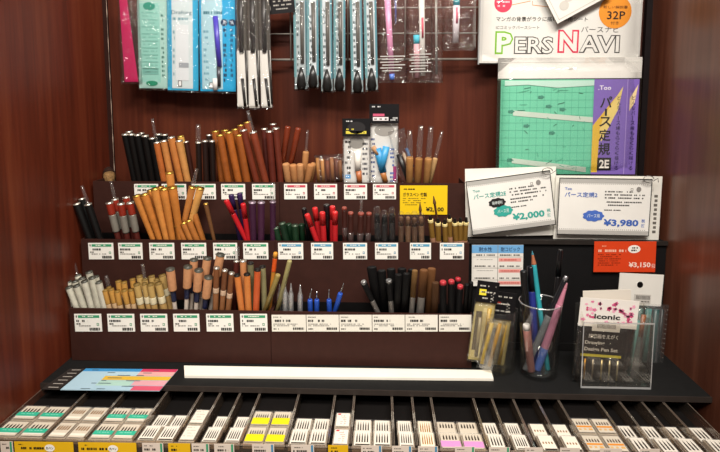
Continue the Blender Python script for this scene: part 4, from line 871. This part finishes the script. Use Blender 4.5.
for i in range(60):
    u, v = rr.uniform(4, W-4), rr.uniform(3, 24)
    if 14 < u < 42 and 12 < v < 21: continue
    S2.disc(mb, u, v, rr.uniform(1, 2.4), rr.uniform(1, 2), P(rr.choice(['#e07aa0', '#d0507c', '#f0a8c0'])), .0003, 15, .3, 5)
S2.text(mb, 'iconic', 15, 15, 4.8, INK, 26, .03, .0005); S2.rect(mb, 14, 23, 42, 32, P('#ddd6cc'), .0007)
for i in range(16): S2.rect(mb, 19+i*1.2, 24.5, 19.6+i*1.2, 29, P('#6a645e'), .0009)
mb.build('header_card', t)
mb = MB(); pouch(S, mb, FILM, 0, 26, W, H+1, .003, 6, 8, .0004, 2); mb.build('clear_bag', t)
S = px_sheet((583, 291), (631, 289.5), (583, 378), AY+.021); t = thing('paper_insert', 'plain white pack rising behind the pink blossom header', 'pack', S.p(24, 88))
mb = MB(); S.slab(mb, P('#e0d8cc'), .001, v1=14); mb.build('header_card', t); mb = MB(); S.slab(mb, P('#3a3230'), .001, v0=14); mb.build('dark_card', t)
S = px_sheet((634, 316), (650, 318), (634, 380), AY+.018); t = thing('stick_pack', 'narrow pack of pale teal sticks at right inside the acrylic box', 'pack', S.p(8, 64))
mb = MB(); pouch(S, mb, FILM2, 0, 0, S.uw, S.vh, .002, 4, 8, .0004, 2); mb.build('clear_bag', t); packpen(S, t, 'teal_stick', (5, 4), (5, 60), 4, M('#5a8a84', .4), 0); packpen(S, t, 'brown_stick', (10, -2), (10.5, 20), 5, M('#8a5434', .4), -.001)
# big bag at right
BY = -.120
S = px_sheet((620, 273), (664, 275), (620, 378), BY, uw=44, vh=105)
t = thing('teal_pen_bag', 'large clear bag of teal pens with white header beside right wall', 'packaged pens', S.p(25, 103))
mb = MB(); S.slab(mb, P('#e9e6de'), .001, v1=31); S.disc(mb, 21, 10.5, 3, 3, BLACK, .0004); S.rect(mb, 16, 20, 33, 29, P('#cdc8c0'))
for i in range(12): S.rect(mb, 18+i*1.2, 21, 18.6+i*1.2, 25, P('#4a4640'), .0005)
S.dashes(mb, 18, 26.5, 32, 1, P('#4a4640'), l=.0005, seed=3); mb.build('header_card', t)
mb = MB(); pouch(S, mb, FILM2, 0, 29, 52, 103, .0035, 6, 10, .0008, 6); mb.build('clear_bag', t)
for i, (u, w_, c_) in enumerate(((8, 6, '#3f6e6a'), (16, 6.5, '#4a7e78'), (24, 6, '#38625e'), (32, 6.5, '#4c8480'), (40, 6, '#2c4a48'), (46, 3, '#202828'))):
    packpen(S, t, 'teal_pen', (u, 34), (u+.5, 98), w_, M(c_, .4), 0)
for i in range(11): 
    pass
mb = MB(); 
for i in range(14): S.disc(mb, 50.5, 34+i*4.8, .45, .45, P('#8a867e'), .0005, 8)
mb.build('perforation_dots', t)

# ================================================================== NIB TRAYS
dv = [83, 121, 164, 200, 219, 239, 259, 298.5, 335, 354.4, 391.8, 411.8, 430.5, 473, 491.5, 512.5, 536, 557, 597, 618, 640, 661, 685]
TZ = -.008; TF = -.3055; TB = -.115
X = [XL+.001]+[on(x, 396+ (x > 450)*2+(x > 560)*2, TZ).x for x in dv]
kinds = ['teal', 'beige', 'teal', 'bw', 'card', 'bws', 'brown', 'yellow', 'bw', 'cardred', 'bw', 'bws', 'gold', 'pink', 'bold', 'bws', 'marks', 'marks', 'orange', 'str', 'str', 'str', 'str']
desc = {'teal': 'teal-labelled', 'beige': 'beige-labelled', 'bw': 'black and white', 'card': 'plain white', 'bws': 'black and white', 'brown': 'brown', 'yellow': 'yellow-labelled', 'cardred': 'white red-marked',
        'gold': 'gold', 'pink': 'pink-labelled', 'bold': 'bold black and white', 'marks': 'pale brown-marked', 'orange': 'orange-striped', 'str': 'grey striped'}
low = {3, 5, 6, 8, 10, 11, 12, 13, 14, 15, 16, 17, 19, 20, 21, 22}
tagc = {0: ('y', 14, 73), 1: ('y', 78, 136), 2: ('w', 142, 163, GN), 3: ('y', 168, 190), 4: ('w', 191.5, 209, GN), 5: ('w', 214, 234, GN), 7: ('w', 252, 274, '#4a8ab0'), 8: ('w', 291, 314, '#4a8ab0'), 9: ('y', 328, 348), 10: ('w', 361, 382, '#4a8ab0'),
        11: ('w', 392, 412, '#4a8ab0'), 12: ('w', 418, 438, '#4a8ab0'), 13: ('w', 455, 475, GN), 14: ('w', 489, 510, GN)}
RY = TF-.0022
t = thing('label_rail', 'clear strip along the tray fronts holding yellow and white price labels', 'label rail', (0, RY, -.045))
mb = MB(); mb.box((X[0], RY-.0004, -.045), (X[-1], RY+.0012, -.0135), TRAYM); mb.build('clear_strip', t)
tl_ = [(0, 12.5, 'w', GN)]+[(q[1], q[2], q[0], q[3] if len(q) > 3 else None) for q in tagc.values()]+[(525, 543, 'w', None), (560, 580, 'w', None), (600, 622, 'w', None), (640, 660, 'w', None)]
for i, (a, b, kd_, cc) in enumerate(sorted(tl_)):
    S = px_sheet((a, 441.5+a*.0115), (b, 441.5+b*.0115), (a, 462+a*.0115), RY-.0006); W, H = S.uw, S.vh; mb = MB()
    S.slab(mb, P('#e4b41c' if kd_ == 'y' else '#dccdbe'), .0004)
    if kd_ == 'y':
        S.dashes(mb, 3, 2, 9, .8, INK, seed=i); S.dashes(mb, 3, 5, W*.5, 2.2, INK, seed=i+1)
        if W > 40: S.disc(mb, W*.60, 5.8, 5, 3.6, P('#f2efe6')); S.text(mb, '丸ペン', W*.60-3.6, 4.3, 2.8, INK, 7.2, .01, .0006)
    else:
        S.dashes(mb, 2, 2, W*.5, .8, P('#6a6058'), seed=i); S.dashes(mb, 2, 5, W*.7, 2, P('#4a423c'), seed=i+2)
        if cc: S.rect(mb, W-3, 0, W-1, 20, P(cc))
    mb.build('price_label', t)
_case = {}
CASEM = clear('case_plastic', tint='#f6efe4', gloss=.10, milk=.30, rough=.08, milkcol='#e8dccc')
def case_proto(kind, w_, l_, front):
    """meshes of one nib case in local coordinates: x width, y depth, z up"""
    key = (kind, round(w_, 4), front)
    if key in _case: return _case[key]
    h = .0075; S = Sheet((-w_/2, l_/2, h-.0008), (w_, 0, 0), (0, -l_, 0), 20, 28); parts = []
    mb = MB(); mb.box((-w_/2, -l_/2, 0), (w_/2, l_/2, h-.0022), M('#b8a892', .5)); parts.append(('case_body', mb))
    mb = MB(); mb.box((-w_/2, -l_/2, h-.0022), (w_/2, l_/2, h), clear('case_lid', gloss=.10, milk=.05, rough=.05)); parts.append(('clear_lid', mb))
    S.P0.z = h+.0001; mb = MB(); S.slab(mb, P('#d3c8b6'), .0008, u0=1.6, u1=18.4, v0=2, v1=26)
    nibc = None; nv0, nv1 = 4, 15
    if kind == 'teal': S.rect(mb, 1, 14, 19, 21.5, P('#35b090')); S.rect(mb, 1.6, 22, 17, 23.6, P('#eae6da')); nibc = '#3c2e28'; nv0, nv1 = 6, 14; S.dashes(mb, 3, 17, 16, 1.2, P('#8ad8c0'), seed=1, l=.0004)
    elif kind == 'beige': S.rect(mb, 2, 20, 18, 24, P('#eae4d4')); nibc = '#9a6a30'; nv0, nv1 = 6, 15
    elif kind == 'yellow': S.rect(mb, 1, 14, 19, 26, P('#ead81c')); nibc = '#3a3630'; nv0, nv1 = 6, 14
    elif kind == 'card': S.rect(mb, 1.6, 2, 18.4, 26, P('#e6dfd0')); [S.dashes(mb, 3, 5+q*5, 16, .8, P('#9a948a'), seed=q) for q in range(4)]
    elif kind == 'cardred': S.rect(mb, 1.6, 2, 18.4, 26, P('#ece5d8')); S.rect(mb, 3, 3, 7, 5.4, P('#cc3344'), .0004); [S.dashes(mb, 7, 7+q*3.6, 15, .8, P('#b06a6a'), seed=q) for q in range(5)]; S.line(mb, 12, 3, 12, 26, .3, P('#c09a90'))
    elif kind == 'pink':
        nibc = '#4a3c36'; nv0, nv1 = 4, 13
        if front: S.rect(mb, 1, 15, 19, 25, P('#dc94cc'))
    elif kind == 'orange': S.rect(mb, 2, 15, 18, 18, P('#e09030')); S.dashes(mb, 3, 20, 17, 3, P('#e0a850'), seed=4); nibc = '#5a4030'; nv0, nv1 = 7, 13
    elif kind == 'marks': S.rect(mb, 1.6, 2, 18.4, 26, P('#ece4d4')); S.rect(mb, 3, 24, 18, 26.5, P('#3c342e'), .0004); nibc = '#a8723a'; nv0, nv1 = 12, 16
    elif kind == 'gold': S.rect(mb, 1.6, 2, 18.4, 26, P('#e8dfca')); nibc = '#c08426'; nv0, nv1 = 3, 22
    else:
        S.rect(mb, 1.6, 2, 18.4, 26, P('#e6dfd2')); nibc = '#3a3431'; nv0, nv1 = 4, 21
        S.rect(mb, 3, 24, 18, 26, P('#3c362f') if kind in ('bw', 'bold') else P('#8a8278'), .0004)
    parts.append(('label_card', mb))
    n = {'beige': 5, 'teal': 5, 'yellow': 6, 'orange': 5, 'marks': 4, 'bold': 4, 'str': 3}.get(kind, 5)
    if nibc:
        for i in range(n):
            mb = MB(); u = 3+14*(i+.5)/n; wd = 14/n*.27
            mb.add([S.p(u-wd, nv1, .0002), S.p(u+wd, nv1, .0002), S.p(u+wd*.9, nv0+(nv1-nv0)*.45, .0002), S.p(u, nv0, .0002), S.p(u-wd*.9, nv0+(nv1-nv0)*.45, .0002),
                    S.p(u, nv1, .0011), S.p(u, nv0+(nv1-nv0)*.45, .0011)], [(0, 1, 5), (1, 2, 6, 5), (2, 3, 6), (3, 4, 6), (4, 0, 5, 6)], M(nibc, .35, .5)); parts.append(('nib', mb))
    out = []
    for nm, mb in parts:
        me = bpy.data.meshes.new(nm); me.from_pydata([tuple(v) for v in mb.v], [], mb.f)
        for m in mb.mats: me.materials.append(m)
        for p, i in zip(me.polygons, mb.m): p.material_index = i
        me.update(); out.append((nm, me))
    _case[key] = out; return out
WL = .0011
rowY = (-.2885, -.2570)       # row centres, front and back
CL_ = .0290
for i in range(len(X)-1):
    x0, x1 = X[i]+.0003, X[i+1]-.0003; xc = (x0+x1)/2; kd = kinds[i]; n = len(X)-1
    lb = f'clear tray of {desc[kd]} nib cases, {ordn(i, n)} in the front row'
    t = thing('acrylic_tray', lb, 'tray', (xc, -.2, -.045), 'clear nib trays')
    fz = -.0180 if i not in low else -.0195; fb = -.0180 if i not in low else -.0262
    mb = MB(); mb.box((x0, TF, -.045), (x1, TF+.0015, TZ-.003), TRAYM); mb.build('front_wall', t)
    for xe in (x0, x1-WL):
        mb = MB(); mb.box((xe, TF+.0015, -.045), (xe+WL, TB, TZ), TRAYM)
        mb.box((xe, TF+.0015, TZ), (xe+WL, TB, TZ+.0003), clear('tray_rim', gloss=.2, milk=.25, milkcol='#b8a898')); mb.build('side_wall', t)
    ym = -.2735
    mb = MB(); mb.prism([Vector((x1-WL, y, z)) for y, z in ((TF+.0015, fz), (ym, fz), (ym, fb), (TB, fb), (TB, -.045), (TF+.0015, -.045))], (-(x1-x0-2*WL), 0, 0), M('#0b0706', .8)); mb.build('tray_bed', t)  # near-black bed colour carries the shade at the board's edge
    mb = MB(); mb.box((x0, TF-.0004, TZ-.0045), (x1, TF+.0014, TZ-.0030), clear('tray_rim', gloss=.2, milk=.3, milkcol='#c8b8a8')); mb.build('front_rim', t)
    dbl = (x1-x0) > .033
    cw = (x1-x0-2*WL-.0012)/2-.0006 if dbl else min(.0185, x1-x0-2*WL-.002)
    xsn = [x0+WL+.0006+cw/2, x1-WL-.0006-cw/2] if dbl else [x1-WL-.0008-cw/2]
    for r_ in (0, 1):
        for j, xx in enumerate(xsn):
            pos = ('front' if r_ == 0 else 'back')+((' left', ' right')[j] if dbl else '')
            lb = f'{desc[kd]} nib case, {pos} in the {ordn(i, n)} clear tray'
            c = thing('nib_case', lb, 'nib case', (xx+R(-.0003, .0003), rowY[r_]+R(-.0003, .0003), (fz, fb)[r_]+.0002), 'nib cases in the clear trays', Quaternion((0, 0, 1), R(-.012, .012)))
            for nm, me in case_proto(kd, cw, CL_, r_ == 0 or kd != 'pink'):
                o = bpy.data.objects.new(nm, me); COL.objects.link(o); o.parent = c
